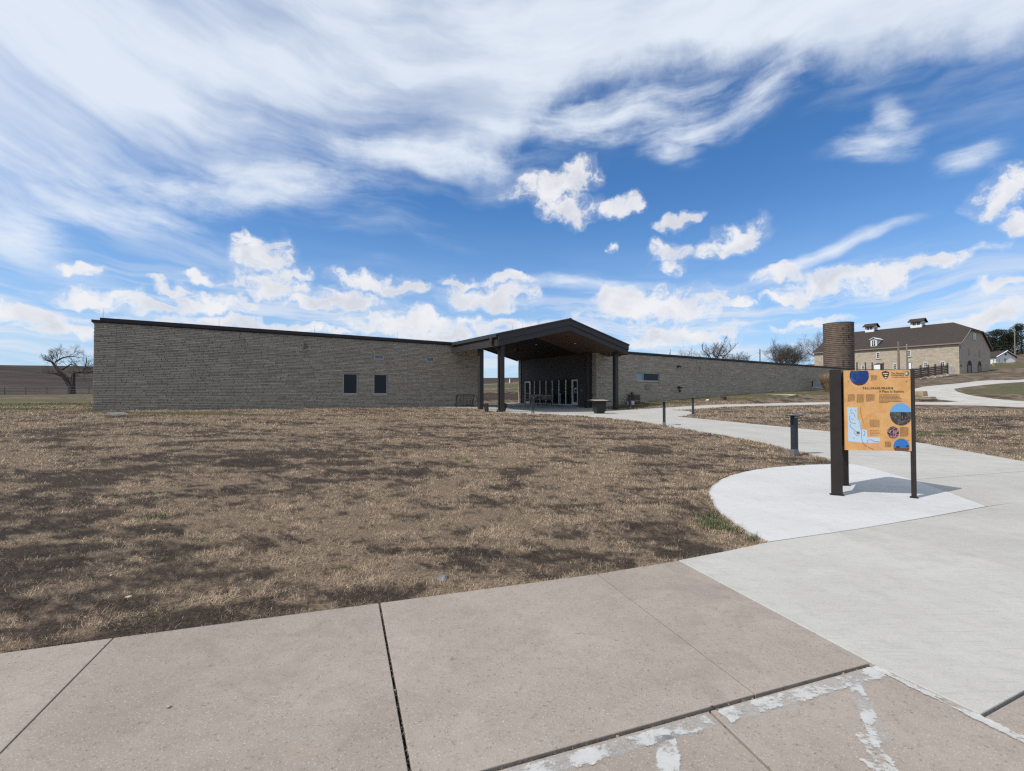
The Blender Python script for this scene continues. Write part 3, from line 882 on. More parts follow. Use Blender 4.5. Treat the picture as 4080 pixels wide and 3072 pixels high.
PAINT = [band((-0.25, 1.975), (0.965, 2.408), 0.11, 1), band((1.02, 2.43), (2.10, 2.815), 0.115, 1), [(1.86, 2.70), (1.97, 2.73), (1.74, 2.20), (1.62, 2.17)], [(0.66, 2.24), (0.79, 2.28), (0.66, 1.80), (0.53, 1.80)]]
coat("faded_parking_line", PAINT, M['paint_faded'], 0.002)
coat("parking_line", PAINT + [[(1.60, 2.27), (1.70, 2.27), (1.66, 2.07), (1.55, 2.07)], [(1.50, 2.12), (1.68, 2.12), (1.64, 2.0), (1.50, 2.0)]], M['paint_chipped'], 0.0048)
coat("edge_line", [[(2.085, 2.80), (2.135, 2.825), (2.44, 2.13), (2.36, 2.10)], [(2.44, 2.13), (2.36, 2.10), (2.70, 1.3), (2.79, 1.33)]], M['paint_solid'], 0.0075)


# grit, pebbles and dead weeds caught in the joints
def grit():
    rng = np.random.default_rng(8)
    mb = MB()
    for (p, q, n, wid) in ((E2, J2, 260, 0.010), ((-0.4, 1.935), (2.12, 2.835), 380, 0.013), ((0.99, 2.40), (1.5, 0.6), 180, 0.009), (E1, J1, 40, 0.004)):
        p = Vector(p); q = Vector(q); t = (q - p).normalized(); m = Vector((-t.y, t.x))
        for i in range(n):
            c = p.lerp(q, rng.random()) + m * rng.normal(0, wid * 0.5)
            r = rng.uniform(0.001, 0.0035) if rng.random() < 0.97 else rng.uniform(0.005, 0.009)
            z = -0.012 + r + rng.uniform(0, 0.012)
            mb.box(c.x - r, c.y - r * rng.uniform(.6, 1), z - r, c.x + r, c.y + r, z + r * 0.8, rng.random(), lambda: rng.normal(0, r * 0.25))
    o = mb.build("grit", M['grit'])
    return tag(o, "pale grit and pebbles caught in the joints of the walk", "grit", kind="stuff")


grit()


# ------------------------------------------------------------------ grass
def blades_object(name, x, y, z, length, width, elev, heading, bend, tone, seed):
    rng = np.random.default_rng(seed)
    n = len(x)
    dx, dy = np.cos(heading), np.sin(heading)
    px, py = -dy, dx
    ce, se = np.cos(elev), np.sin(elev)
    c2, s2 = np.cos(elev - bend), np.sin(elev - bend)
    b = np.stack([x, y, z], 1)
    m = b + (length * 0.5)[:, None] * np.stack([dx * ce, dy * ce, se], 1)
    t = m + (length * 0.5)[:, None] * np.stack([dx * c2, dy * c2, s2], 1)
    w = (width * 0.5)[:, None] * np.stack([px, py, np.zeros(n)], 1)
    v = np.stack([b - w, b + w, m + w * 0.8, m - w * 0.8, t], 1).reshape(-1, 3)
    i = np.arange(n)[:, None] * 5
    f = np.concatenate([i + np.array([[0, 1, 2]]), i + np.array([[0, 2, 3]]), i + np.array([[3, 2, 4]])], 1).reshape(-1, 3)
    o = mesh_np(name, v, f, M['blade'])
    set_zone(o.data, x, y, 5, np.where(rng.random(n) < 0.10, 0.15, np.clip(rng.normal(1.0, 0.28, n), 0, 1)))
    at = o.data.attributes.new("tone", 'FLOAT', 'POINT')
    at.data.foreach_set("value", np.repeat(tone, 5).astype(np.float32))
    return o


def paved_mask(x, y):
    return inpoly(x, y, WALK) | inpoly(x, y, PAD) | inpoly(x, y, NEAR_PAVED) | inpoly(x, y, TRAIL) | inpoly(x, y, LEFT_WING) | inpoly(x, y, RIGHT_WING)


def lawn():
    rng = np.random.default_rng(21)
    N = 900000
    e = 0.42
    r = (rng.random(N) * (44 ** e - 2.7 ** e) + 2.7 ** e) ** (1 / e)
    a = np.radians(rng.uniform(-51, 51, N))
    x = r * np.sin(a); y = r * np.cos(a)
    # gather into little tussocks
    s = 0.05 * (1 + r / 14)
    jx = fbm(x * 5.5, y * 5.5, 2) - 0.5; jy = fbm(x * 5.5 + 40, y * 5.5 + 11, 2) - 0.5
    x = x + jx * s * 1.6; y = y + jy * s * 1.6
    ok = ~paved_mask(x, y)
    x = x[ok]; y = y[ok]; r = r[ok]
    d, g, f = zones(x, y)
    tus = fbm(x * 4.2 + 9, y * 5.6 + 2, 4, 0.6)
    keep = rng.random(len(x)) < (0.30 + 0.70 * sstep(tus, 0.36, 0.58)) * (1 - 0.25 * d)
    x, y, r, d, g = x[keep], y[keep], r[keep], d[keep], g[keep]
    n = len(x)
    tuss = fbm(x * 4.2 + 9, y * 5.6 + 2, 4, 0.6)
    length = rng.uniform(0.024, 0.060, n) * (1 + r / 34) * (1 - 0.35 * d) * (0.6 + 0.8 * tuss)
    width = np.maximum(0.0024, 0.00046 * r) * rng.uniform(0.7, 1.3, n)
    elev = np.radians(np.clip(rng.normal(38, 24, n) - 14 * d, 3, 88))
    heading = rng.uniform(0, 2 * np.pi, n)
    bend = np.radians(rng.normal(25, 25, n))
    tone = np.clip(rng.normal(0, 1, n) * (0.22 / (1 + r / 25)) + 0.5 + 1.1 * (tuss - 0.5) + 1.2 * (fbm(x * 6.5 + 3, y * 9.0 + 45, 4, 0.7) - 0.5), 0, 1)
    z = gz(x, y) - 0.018
    o = blades_object("lawn_grass", x, y, z, length, width, elev, heading, bend, tone, 3)
    return tag(o, "dormant straw coloured lawn grass with dark thatch patches", "grass", kind="stuff")


lawn()


def edge_grass():
    """Blades that lean over the edges of the paving."""
    rng = np.random.default_rng(44)
    X = []; Y = []; Hd = []
    runs = [(EDGE_PTS + [(2.2, 4.88), (2.79, 5.19)], 900), (PAD[:14], 700), (WALK[1:21], 260), (WALK[29:48], 150)]
    for pts, per in runs:
        for p, q in zip(pts, pts[1:]):
            p = Vector(p); q = Vector(q); l = (q - p).length; t = (q - p) / l; nn = Vector((-t.y, t.x))
            n = int(per * l)
            c = rng.random(n); off = np.abs(rng.normal(0, 0.03, n)) + 0.004
            mid = p.lerp(q, 0.5) + nn * 0.05
            sg = 1 if not paved_mask(np.array([mid.x]), np.array([mid.y]))[0] else -1
            X.append(p.x + (q.x - p.x) * c + nn.x * sg * off); Y.append(p.y + (q.y - p.y) * c + nn.y * sg * off)
            Hd.append(np.arctan2(-nn.y * sg, -nn.x * sg) + rng.normal(0, 1.0, n))
    x = np.concatenate(X); y = np.concatenate(Y); hd = np.concatenate(Hd)
    ok = (~paved_mask(x, y)) & (fbm(x * 4 + 5, y * 4, 3) > 0.42)
    x, y, hd = x[ok], y[ok], hd[ok]; n = len(x)
    r = np.hypot(x, y)
    o = blades_object("edge_grass", x, y, gz(x, y) - 0.015, rng.uniform(0.02, 0.075, n) * (1 + r / 40), np.maximum(0.0024, 0.00062 * r), np.radians(rng.uniform(15, 75, n)), hd, np.radians(rng.uniform(0, 60, n)), np.clip(rng.normal(0.5, 0.25, n), 0, 1), 9)
    return tag(o, "straw grass leaning over the edges of the paving", "grass", kind="stuff")


edge_grass()


def smear_fn(k):
    p = pos(k)
    n = k.noise(p, 34.0, 6.0, 0.7)
    return {'Base Color': (0.11, 0.085, 0.065), 'Roughness': 0.9, 'Alpha': k.m('MULTIPLY', k.ss(n, 0.42, 0.62), 0.38)}


M['smear'] = surf('smear', smear_fn)
for (x, y, a, b_, rz) in ((-1.45, 3.18, 0.05, 0.022, 0.3), (-0.35, 2.9, 0.03, 0.02, 0.8)):
    m = MB(); c, s_ = math.cos(rz), math.sin(rz)
    m.poly([(x + a * math.cos(t) * c - b_ * math.sin(t) * s_, y + a * math.cos(t) * s_ + b_ * math.sin(t) * c, SLAB_TOP + 0.0075) for t in np.linspace(0, 6.0, 14)])
    tag(m.build("stain", M['smear']), kind="structure")


def green_fn(k):
    t = attr(k, "tone")
    return {'Base Color': k.mix(t, (0.035, 0.058, 0.016), (0.115, 0.15, 0.045)), 'Roughness': 0.6, 'Specular IOR Level': 0.3}


M['green_blade'] = surf('green_blade', green_fn)


def green_tufts():
    rng = np.random.default_rng(77)
    X = []; Y = []; L = []; WD = []
    spots = [(-4.61, 6.2, .13, 110, .13), (2.50, 6.0, .17, 260, .17), (2.62, 5.75, .14, 190, .15), (2.24, 6.6, .09, 60, .1), (2.6, 7.65, .09, 50, .1), (-1.27, 11.25, .13, 60, .16), (-1.0, 10.75, .12, 60, .14), (2.72, 5.38, .08, 120, .12), (2.66, 6.35, .08, 90, .15), (1.16, 3.75, .0, 0, .1), (-2.45, 3.75, .12, 45, .06), (-2.63, 3.55, .14, 50, .06), (5.25, 14.8, .25, 40, .12), (4.95, 10.5, .15, 40, .1), (-3.3, 5.2, .1, 30, .07), (-1.9, 4.5, .12, 30, .06), (0.9, 6.9, .1, 20, .07), (2.69, 29.1, .5, 120, .14), (1.9, 28.0, .4, 100, .12), (3.9, 26.6, .35, 80, .14), (5.1, 25.0, .3, 50, .12), (6.1, 23.0, .3, 40, .12), (7.2, 19.4, .25, 60, .14), (7.7, 17.3, .25, 50, .14), (7.9, 15.2, .2, 50, .15), (9.5, 36.0, .6, 160, .15), (8.6, 36.2, .5, 140, .15), (10.3, 25.6, .3, 40, .1)]
    for (cx, cy, rad, n, ln) in spots:
        X.append(rng.normal(cx, rad * 0.6, n)); Y.append(rng.normal(cy, rad * 0.45, n))
        L.append(rng.uniform(0.5, 1.1, n) * ln); WD.append(np.full(n, max(0.0045, 0.0007 * math.hypot(cx, cy))))
    x = np.concatenate(X); y = np.concatenate(Y); ln = np.concatenate(L); wd = np.concatenate(WD)
    ok = ~paved_mask(x, y)
    x, y, ln, wd = x[ok], y[ok], ln[ok], wd[ok]
    n = len(x)
    o = blades_object("green_grass", x, y, gz(x, y) - 0.03, ln, wd, np.radians(rng.uniform(25, 85, n)), rng.uniform(0, 6.28, n), np.radians(rng.uniform(10, 60, n)), rng.random(n), 5)
    o.data.materials[0] = M['green_blade']
    return tag(o, "scattered tufts of fresh green grass sprouting in the dry lawn", "grass", kind="stuff")


green_tufts()


def prairie():
    """Coarse dead prairie grass on the bank behind the building and over the far hill."""
    rng = np.random.default_rng(91)
    N = 14000
    r = rng.uniform(46, 60, N); a = np.radians(rng.uniform(-12, 6, N))
    x = r * np.sin(a); y = r * np.cos(a)
    d, g, f = zones(x, y)
    ok = (rng.random(N) < f) & ~inpoly(x, y, LEFT_WING) & ~inpoly(x, y, RIGHT_WING) & ~inpoly(x, y, WALK)
    x, y, r = x[ok], y[ok], r[ok]; n = len(x)
    o = blades_object("prairie_grass", x, y, gz(x, y) - 0.05, rng.uniform(0.10, 0.26, n), np.full(n, 0.02), np.radians(rng.uniform(10, 60, n)), rng.uniform(0, 6.28, n), np.radians(rng.uniform(0, 60, n)), rng.random(n), 7)
    return tag(o, "rough dead grass on the bank behind the breezeway", "grass", kind="stuff")


prairie()


# ------------------------------------------------------------------ stone buildings
CAM_PLAN = Vector((0.0, 0.0))


def courses(rng, z0, z1, zbreaks):
    """Course boundaries between z0 and z1 that respect the given levels."""
    lv = sorted(set([z0, z1] + [z for z in zbreaks if z0 < z < z1]))
    out = []
    for a, b in zip(lv, lv[1:]):
        n = max(1, round((b - a) / 0.086))
        h = rng.uniform(0.85, 1.15, n); h *= (b - a) / h.sum()
        z = a
        for q in h:
            out.append((z, z + q)); z += q
    return out


def stone_face(root, rng, x0, x1, z0, z1, holes, breaks, to_plan, flip=None, n_single=300, lens=(0.18, 0.85), tone=(0.5, 0.10)):
    """Thin split-faced stones laid in courses on a wall face; the largest in view are objects of their own, the rest one part."""
    st = []
    zb = [h[2] for h in holes] + [h[3] for h in holes]
    brk = sorted([x0] + [b for b in breaks if x0 < b < x1] + [x1])
    for (za, zc) in courses(rng, z0, z1, zb):
        zm = 0.5 * (za + zc)
        spans = list(zip(brk, brk[1:]))
        for h in holes:
            if h[2] - 0.001 <= zm <= h[3] + 0.001:
                ns = []
                for a, b in spans:
                    if b <= h[0] or a >= h[1]:
                        ns.append((a, b)); continue
                    if a < h[0]: ns.append((a, h[0]))
                    if b > h[1]: ns.append((h[1], b))
                spans = ns
        for a, b in spans:
            x = a
            while x < b - 1e-6:
                l = rng.uniform(*lens) if rng.random() < 0.8 else rng.uniform(0.15, 0.4)
                e = x + l
                if b - e < 0.18:
                    e = b
                st.append((x, e, za, zc)); x = e
    wall = []
    for (xa, xb, za, zc) in st:
        p = to_plan(0.5 * (xa + xb))
        wall.append(((xb - xa) / max(1.0, (p - CAM_PLAN).length) ** 2))
    order = np.argsort(-np.array(wall))
    single = set(order[:n_single].tolist())
    rest = MB()
    for i, (xa, xb, za, zc) in enumerate(st):
        g = 0.006 + rng.random() * 0.0035
        pr = rng.uniform(0.0, 0.02)
        t = float(np.clip(rng.normal(*tone), 0, 1))
        mb = MB() if i in single else rest
        y0 = -pr; y1 = 0.05
        j = lambda: rng.normal(0, 0.0028)
        ga = 0.003 if any(abs(xa - q) < 1e-6 for q in brk) else g
        gb = 0.003 if any(abs(xb - q) < 1e-6 for q in brk) else g
        c = [(xa + ga, y0, za + g), (xb - gb, y0, za + g), (xb - gb, y1, za + g), (xa + ga, y1, za + g), (xa + ga, y0, zc - g), (xb - gb, y0, zc - g), (xb - gb, y1, zc - g), (xa + ga, y1, zc - g)]
        c = [(a + j(), b + (rng.normal(0, 0.004) if b < 0.02 else 0), d + j()) for a, b, d in c]
        if flip:
            c = [flip(*q) for q in c]
        mb.hexa(c, t)
        if i in single:
            mb.build("stone", M['limestone'], root)
    o = rest.build("stone_courses", M['limestone'], root)
    o["kind"] = "stuff"
    return o


def wall_panels(x0, x1, z0, z1, holes, y0, y1, mb):
    """Backing wall as boxes around rectangular holes."""
    xs = sorted(set([x0, x1] + [h[0] for h in holes] + [h[1] for h in holes]))
    for a, b in zip(xs, xs[1:]):
        cuts = sorted([(h[2], h[3]) for h in holes if h[0] <= a + 1e-6 and h[1] >= b - 1e-6])
        z = z0
        for (c, d) in cuts:
            if c > z: mb.box(a, y0, z, b, y1, c)
            z = d
        if z < z1: mb.box(a, y0, z, b, y1, z1)


def window(root, x0, x1, z0, z1, mulls=(), fw=0.06, depth=0.11, pane_mats=None, sill=True, frame_mat='window_frame'):
    """Aluminium window in an opening of a wall facing -y: frame > pane, and a stone sill."""
    f = MB()
    y0, y1 = depth - 0.035, depth + 0.03
    f.box(x0, y0, z0, x0 + fw, y1, z1); f.box(x1 - fw, y0, z0, x1, y1, z1)
    f.box(x0 + fw, y0, z0, x1 - fw, y1, z0 + fw); f.box(x0 + fw, y0, z1 - fw, x1 - fw, y1, z1)
    for m in mulls:
        f.box(m - fw * 0.5, y0 + 0.003, z0 + fw, m + fw * 0.5, y1, z1 - fw)
    w = f.build("window", M[frame_mat], root)
    ed = [x0 + fw] + list(mulls) + [x1 - fw]
    for i, (a, b) in enumerate(zip(ed, ed[1:])):
        MB().box(a, depth, z0 + fw, b, depth + 0.02, z1 - fw).build("pane", M[(pane_mats or ['glass'] * 9)[i]], w)
    if sill:
        MB().box(x0 - 0.06, -0.045, z0 - 0.085, x1 + 0.06, depth, z0 - 0.002).build("sill", M['limestone'], w)
    return w


def rod(root, x, y, z, h=0.5):
    MB().path([(x, y, z), (x, y, z + h * 0.5), (x, y, z + h)], [0.008, 0.006, 0.004], 5).build("lightning_rod", M['zinc'], root)


# --- left wing: long windowless-looking block with two windows
B0 = 0.86
lp = bp(-19.45, 6.18)
left = thing("stone_building", "long tan stone wing with two dark windows and flat dark roof edge", "building", (lp.x, lp.y, B0), BRZ, "wings of the visitor centre")
LX = 21.55; LZ = 5.19 - B0
lholes = [(-7.64 + 19.45, -6.69 + 19.45, 1.69 - B0, 3.03 - B0), (-5.71 + 19.45, -4.75 + 19.45, 1.69 - B0, 3.03 - B0), (-5.68 + 19.45, -5.06 + 19.45, 3.99 - B0, 4.25 - B0), (-2.08 + 19.45, -1.47 + 19.45, 3.98 - B0, 4.24 - B0)]
core = MB()
wall_panels(0.03, LX - 0.03, -0.5, LZ, lholes, 0.04, 0.34, core)
core.box(0.03, 0.34, -0.5, 0.33, 11.7, LZ); core.box(LX - 0.33, 0.34, -0.5, LX - 0.03, 11.7, LZ); core.box(0.03, 11.7, -0.5, LX - 0.03, 12.0, LZ)
for h in lholes:
    core.box(h[0] - 0.1, 0.345, h[2] - 0.1, h[1] + 0.1, 0.40, h[3] + 0.1)
core.build("wall", M['mortar'], left)
rng = np.random.default_rng(1)
stone_face(left, rng, 0.0, LX, -0.30, LZ, lholes, [0.84, 16.04, 19.74], lambda x: bp(x - 19.45, 6.18))
# stones on the two end walls
stone_face(left, rng, 0.05, 11.9, -0.30, LZ, [], [], lambda x: bp(-19.45, 6.18 + x), flip=lambda x, y, z: (y + 0.0, 11.95 - x, z), n_single=0)
stone_face(left, rng, 0.05, 11.9, -0.30, LZ, [], [], lambda x: bp(2.1, 6.18 + x), flip=lambda x, y, z: (LX - y, x, z), n_single=0)
cp = MB()
cp.box(0.22, -0.11, LZ + 0.045, LX + 0.09, 12.08, LZ + 0.235); cp.box(-0.10, -0.10, LZ + 0.002, 0.22, 12.06, LZ + 0.12); cp.box(0.22, -0.07, LZ + 0.002, LX + 0.05, 12.04, LZ + 0.045)
cp.build("coping", M['bronze_dark'], left, bevel=0.006)
for h in lholes[:2]:
    window(left, h[0], h[1], h[2], h[3], fw=0.075)
for h in lholes[2:]:
    v = MB()
    x0, x1, z0, z1 = h
    v.box(x0, -0.015, z0, x0 + 0.05, 0.09, z1); v.box(x1 - 0.05, -0.015, z0, x1, 0.09, z1); v.box(x0 + 0.05, -0.015, z0, x1 - 0.05, 0.09, z0 + 0.035); v.box(x0 + 0.05, -0.015, z1 - 0.035, x1 - 0.05, 0.09, z1)
    v = v.build("vent", M['window_frame'], left)
    for i in range(3):
        zz = z0 + 0.045 + i * (z1 - z0 - 0.075) / 3
        MB().hexa([(x0 + 0.05, -0.005, zz), (x1 - 0.05, -0.005, zz), (x1 - 0.05, 0.06, zz + 0.045), (x0 + 0.05, 0.06, zz + 0.045), (x0 + 0.05, -0.005, zz + 0.008), (x1 - 0.05, -0.005, zz + 0.008), (x1 - 0.05, 0.06, zz + 0.053), (x0 + 0.05, 0.06, zz + 0.053)]).build("slat", M['window_frame'], v)
for s in (-19.15, -14.26, -9.28, -4.03, 0.6):
    rod(left, s + 19.45, 0.25, LZ + 0.23)

# --- right wing: lower walls rising out of the slope, storefront on its end
rp = bp(10.3, 2.31)
right = thing("stone_building", "lower tan stone wing with small strip windows and glazed entrance end", "building", (rp.x, rp.y, B0), BRZ, "wings of the visitor centre")
RX = 45.2; RZ = 4.98 - B0
sx = lambda s: s - 10.3
rholes = [(sx(14.86), sx(17.67), 2.82 - B0, 3.52 - B0), (sx(44.86), sx(47.82), 2.57 - B0, 3.45 - B0)]
core = MB()
wall_panels(0.03, RX, -0.4, RZ, rholes, 0.04, 0.34, core)
for h in rholes:
    core.box(h[0] - 0.1, 0.345, h[2] - 0.1, h[1] + 0.1, 0.40, h[3] + 0.1)
core.box(0.05, 0.34, -0.4, 0.35, 0.45, RZ); core.box(0.05, 10.12, -0.4, 0.35, 10.55, RZ)
core.box(0.4, 10.2, -0.4, RX, 10.5, RZ); core.box(RX - 0.3, 0.34, -0.4, RX, 10.2, RZ)
core.build("wall", M['mortar'], right)
stone_face(right, rng, 0.0, RX, -0.30, RZ, rholes, [9.8, 20.1, 31.0], lambda x: bp(10.3 + x, 2.31), tone=(0.58, 0.11), lens=(0.2, 0.9))
stone_face(right, rng, 0.05, 0.46, -0.20, RZ, [], [], lambda x: bp(10.3, 2.31 + x), flip=lambda x, y, z: (y, 0.5 - x, z), n_single=0)
stone_face(right, rng, 0.05, 0.46, -0.20, RZ, [], [], lambda x: bp(10.3, 12.5), flip=lambda x, y, z: (y, 10.6 - x, z), n_single=0)
cp = MB()
cp.box(-0.05, -0.11, RZ + 0.05, RX + 0.09, 10.65, RZ + 0.20); cp.box(0.0, -0.06, RZ + 0.002, RX + 0.05, 10.6, RZ + 0.05)
cp.build("coping", M['bronze_dark'], right, bevel=0.006)
h = rholes[0]; window(right, *h, mulls=(sx(15.72),), pane_mats=['curtain', 'glass'], fw=0.07)
h = rholes[1]; window(right, *h, mulls=(sx(45.5),), pane_mats=['glass', 'curtain'], fw=0.08)
# small things fixed to the long wall
MB().path([(sx(20.09), -0.03, 4.2 - B0), (sx(20.09), -0.22, 4.2 - B0), (sx(20.28), -0.26, 4.16 - B0)], [0.10, 0.10, 0.06], 8).build("wall_lamp", M['black_metal'], right)
MB().path([(sx(20.17), -0.03, 2.33 - B0), (sx(20.17), -0.2, 2.33 - B0), (sx(20.40), -0.26, 2.30 - B0)], [0.11, 0.10, 0.06], 8).build("wall_lamp", M['black_metal'], right)
box_part("junction_box", M['black_metal'], right, sx(20.25), -0.12, 1.95 - B0, sx(20.45), 0.0, 2.16 - B0, bevel=0.01)
box_part("junction_box", M['zinc'], right, sx(23.3), -0.1, 4.05 - B0, sx(23.42), 0.0, 4.22 - B0, bevel=0.01)
MB().path([(sx(14.20), 0.0, 1.80 - B0), (sx(14.20), -0.1, 1.80 - B0), (sx(14.20), -0.13, 1.80 - B0)], [0.09, 0.09, 0.03], 12).build("wall_vent", M['black_metal'], right)
MB().path([(sx(21.3), 1.7, RZ), (sx(21.3), 1.7, RZ + 0.62)], [0.05, 0.045], 8).build("roof_pipe", M['zinc'], right)
MB().path([(sx(21.3), 1.7, RZ + 0.621), (sx(21.3), 1.7, RZ + 0.95)], [0.075, 0.06], 8).build("pipe_cap", M['white_plastic'], right)
for s in (17.9, 26.5, 35.0, 43.0, 45.0):
    rod(right, sx(s), 0.4, RZ + 0.2, 0.45)
# entrance end wall (faces the breezeway): siding above, glazing below
GH = 3.0 - B0
box_part("siding_panel", M['siding'], right, 0.06, 0.75, GH + 0.05, 0.30, 10.1, RZ)
box_part("siding_panel", M['siding'], right, 0.06, 0.75, -0.2, 0.30, 2.20, GH + 0.048)
box_part("trim_board", M['soffit_brown'], right, 0.05, 0.455, -0.2, 0.30, 0.745, RZ)
box_part("trim_board", M['bronze_dark'], right, 0.05, 9.66, -0.2, 0.30, 10.1, GH + 0.048)
store = box_part("storefront_header", M['bronze_dark'], right, 0.09, 2.20, GH - 0.06, 0.22, 9.66, GH + 0.045)
box_part("storefront_sill", M['aluminium'], right, 0.09, 3.0, -0.06, 0.22, 8.74, 0.05)
dd = [11.95, 11.05, 10.43, 9.59, 8.71, 7.83, 6.95, 6.05, 5.25, 4.51]
yy = [q - 2.31 for q in dd]
for i, y in enumerate(yy):
    if i in (0, 9):
        continue
    MB().box(0.07, y - 0.030, 0.05, 0.24, y + 0.030, GH - 0.06).build("mullion", M['aluminium'], right)
for i in range(1, 8):
    MB().box(0.15, yy[i + 1] + 0.030, 0.05, 0.17, yy[i] - 0.030, GH - 0.06).build("pane", M['glass_front'], right)
for (ya, yb, knob) in ((yy[1] + 0.031, yy[0], 1), (yy[9], yy[8] - 0.031, -1)):
    m = MB()
    z1 = GH - 0.065
    st = 0.11
    m.box(0.08, ya, -0.04, 0.20, ya + st, z1); m.box(0.08, yb - st, -0.04, 0.20, yb, z1)
    m.box(0.08, ya + st, -0.04, 0.20, yb - st, 0.22); m.box(0.08, ya + st, z1 - 0.12, 0.20, yb - st, z1)
    d = m.build("door", M['aluminium'], right)
    MB().box(0.13, ya + st, 0.22, 0.15, yb - st, z1 - 0.12).build("pane", M['glass_front'], d)
    box_part("push_bar", M['zinc'], d, 0.05, ya + st, 0.94, 0.078, yb - st, 1.0)
    hy = ya + 0.05 if knob > 0 else yb - 0.05
    MB().path([(0.078, hy, 0.85), (0.02, hy, 0.87), (0.02, hy, 1.13), (0.078, hy, 1.15)], [0.014] * 4, 6).build("handle", M['zinc'], d)
    if knob < 0:
        for (a, b, e, f) in ((0.30, 0.40, 1.25, 1.42), (0.44, 0.52, 1.2, 1.36), (0.30, 0.36, 1.02, 1.14), (0.5, 0.57, 1.0, 1.1)):
            box_part("notice", M['white_paint'], d, 0.124, ya + a - 0.05, e, 0.128, ya + b - 0.05, f)
box_part("intercom", M['zinc'], right, 0.02, 1.62, 1.02, 0.058, 1.78, 1.3, bevel=0.01)
box_part("outlet_box", M['zinc'], right, 0.03, 1.95, 0.22, 0.058, 2.07, 0.34, bevel=0.01)

# ------------------------------------------------------------------ entrance canopy
F0 = 0.56
can = thing("entrance_canopy", "dark bronze gabled canopy on square posts over the entrance walk", "canopy", (BO.x, BO.y, F0), BRZ)
HALF = 5.63; PITCH = 0.245
ztop = lambda s: 5.40 - F0 + PITCH * (HALF - abs(s - HALF))
zsof = lambda s: 4.66 - F0 + PITCH * (HALF - abs(s - HALF))


def slope_slab(name, mat, s0, s1, d0, d1, zf, lo, hi, parent=can):
    """A sloping slab between two s stations, from zf+lo to zf+hi."""
    return MB().hexa([(s0, d0, zf(s0) + lo), (s1, d0, zf(s1) + lo), (s1, d1, zf(s1) + lo), (s0, d1, zf(s0) + lo), (s0, d0, zf(s0) + hi), (s1, d0, zf(s1) + hi), (s1, d1, zf(s1) + hi), (s0, d1, zf(s0) + hi)]).build(name, mat, parent)


M['roof_metal'] = plain('roof_metal', (0.05, 0.043, 0.038), 0.45, metal=0.3, var=0.1)
rl = slope_slab("roof_panel", M['roof_metal'], -0.12, HALF, -0.10, 6.05, ztop, -0.055, 0.0)
slope_slab("roof_panel", M['roof_metal'], HALF + 0.001, 2 * HALF + 0.12, -0.10, 2.15, ztop, -0.055, 0.0)
slope_slab("roof_panel", M['roof_metal'], 2.2, HALF, 6.051, 13.0, ztop, -0.055, 0.0)
slope_slab("roof_panel", M['roof_metal'], HALF + 0.001, 10.95, 2.151, 13.0, ztop, -0.055, 0.0)
sm = MB()
for i in range(15):
    d = -0.09 + i * 0.43
    for (a, b) in ((-0.12, HALF), (HALF, 2 * HALF + 0.12)):
        if a > 1 and d > 2.1: continue
        sm.hexa([(a, d, ztop(a) + 0.001), (b, d, ztop(b) + 0.001), (b, d + 0.025, ztop(b) + 0.001), (a, d + 0.025, ztop(a) + 0.001), (a, d, ztop(a) + 0.035), (b, d, ztop(b) + 0.035), (b, d + 0.025, ztop(b) + 0.035), (a, d + 0.025, ztop(a) + 0.035)])
sm.build("roof_seams", M['roof_metal'], can)
MB().hexa([(HALF - 0.16, -0.12, ztop(HALF - 0.16) + 0.036), (HALF + 0.16, -0.12, ztop(HALF + 0.16) + 0.036), (HALF + 0.16, 13, ztop(HALF + .16) + 0.036), (HALF - 0.16, 13, ztop(HALF - .16) + 0.036), (HALF - 0.02, -0.12, ztop(HALF) + 0.065), (HALF + 0.02, -0.12, ztop(HALF) + 0.065), (HALF + 0.02, 13, ztop(HALF) + 0.065), (HALF - 0.02, 13, ztop(HALF) + 0.065)]).build("ridge_cap", M['roof_metal'], can)
for (a, b) in ((-0.06, HALF), (HALF + 0.001, 2 * HALF + 0.06)):
    slope_slab("fascia_board", M['bronze'], a, b, -0.06, 0.03, ztop, -0.40, -0.057)
    slope_slab("fascia_board", M['bronze'], a, b, 0.0, 0.10, ztop, -0.765, -0.402)
# eaves: gutter and fascia along each side
for (s, d1, sg) in ((-0.06, 6.05, -1), (2 * HALF + 0.06, 2.15, 1)):
    a, b = sorted((s, s + sg * 0.07))
    zt = 5.40 - F0
    box_part("gutter", M['bronze'], can, a - (0.06 if sg < 0 else 0), 0.05, zt - 0.24, b + (0.06 if sg > 0 else 0), d1, zt - 0.06, bevel=0.01)
    a, b = sorted((s - sg * 0.005, s - sg * 0.09))
    box_part("eave_board", M['bronze'], can, a, 0.105, zt - 0.765, b, d1, zt - 0.06)
    a, b = sorted((s + sg * 0.001, s + sg * 0.02))
    box_part("eave_panel", M['aluminium'] if False else M['bronze'], can, a, 0.105, zt - 0.765, b, d1, zt - 0.36)
# undersides
slope_slab("soffit", M['soffit_brown'], 0.03, HALF, 0.105, 6.0, zsof, 0.0, 0.03)
slope_slab("soffit", M['soffit_brown'], HALF + 0.001, 2 * HALF - 0.03, 0.105, 2.2, zsof, 0.0, 0.03)
slope_slab("soffit", M['soffit_brown'], HALF + 0.001, 10.27, 2.201, 4.2, zsof, 0.0, 0.03)
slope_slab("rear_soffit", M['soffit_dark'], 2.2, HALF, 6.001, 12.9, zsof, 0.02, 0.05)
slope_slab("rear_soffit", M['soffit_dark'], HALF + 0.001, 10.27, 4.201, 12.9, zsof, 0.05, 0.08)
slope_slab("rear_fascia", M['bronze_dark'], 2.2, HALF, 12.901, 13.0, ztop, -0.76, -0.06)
slope_slab("rear_fascia", M['bronze_dark'], HALF + 0.001, 10.27, 12.901, 13.0, ztop, -0.76, -0.06)
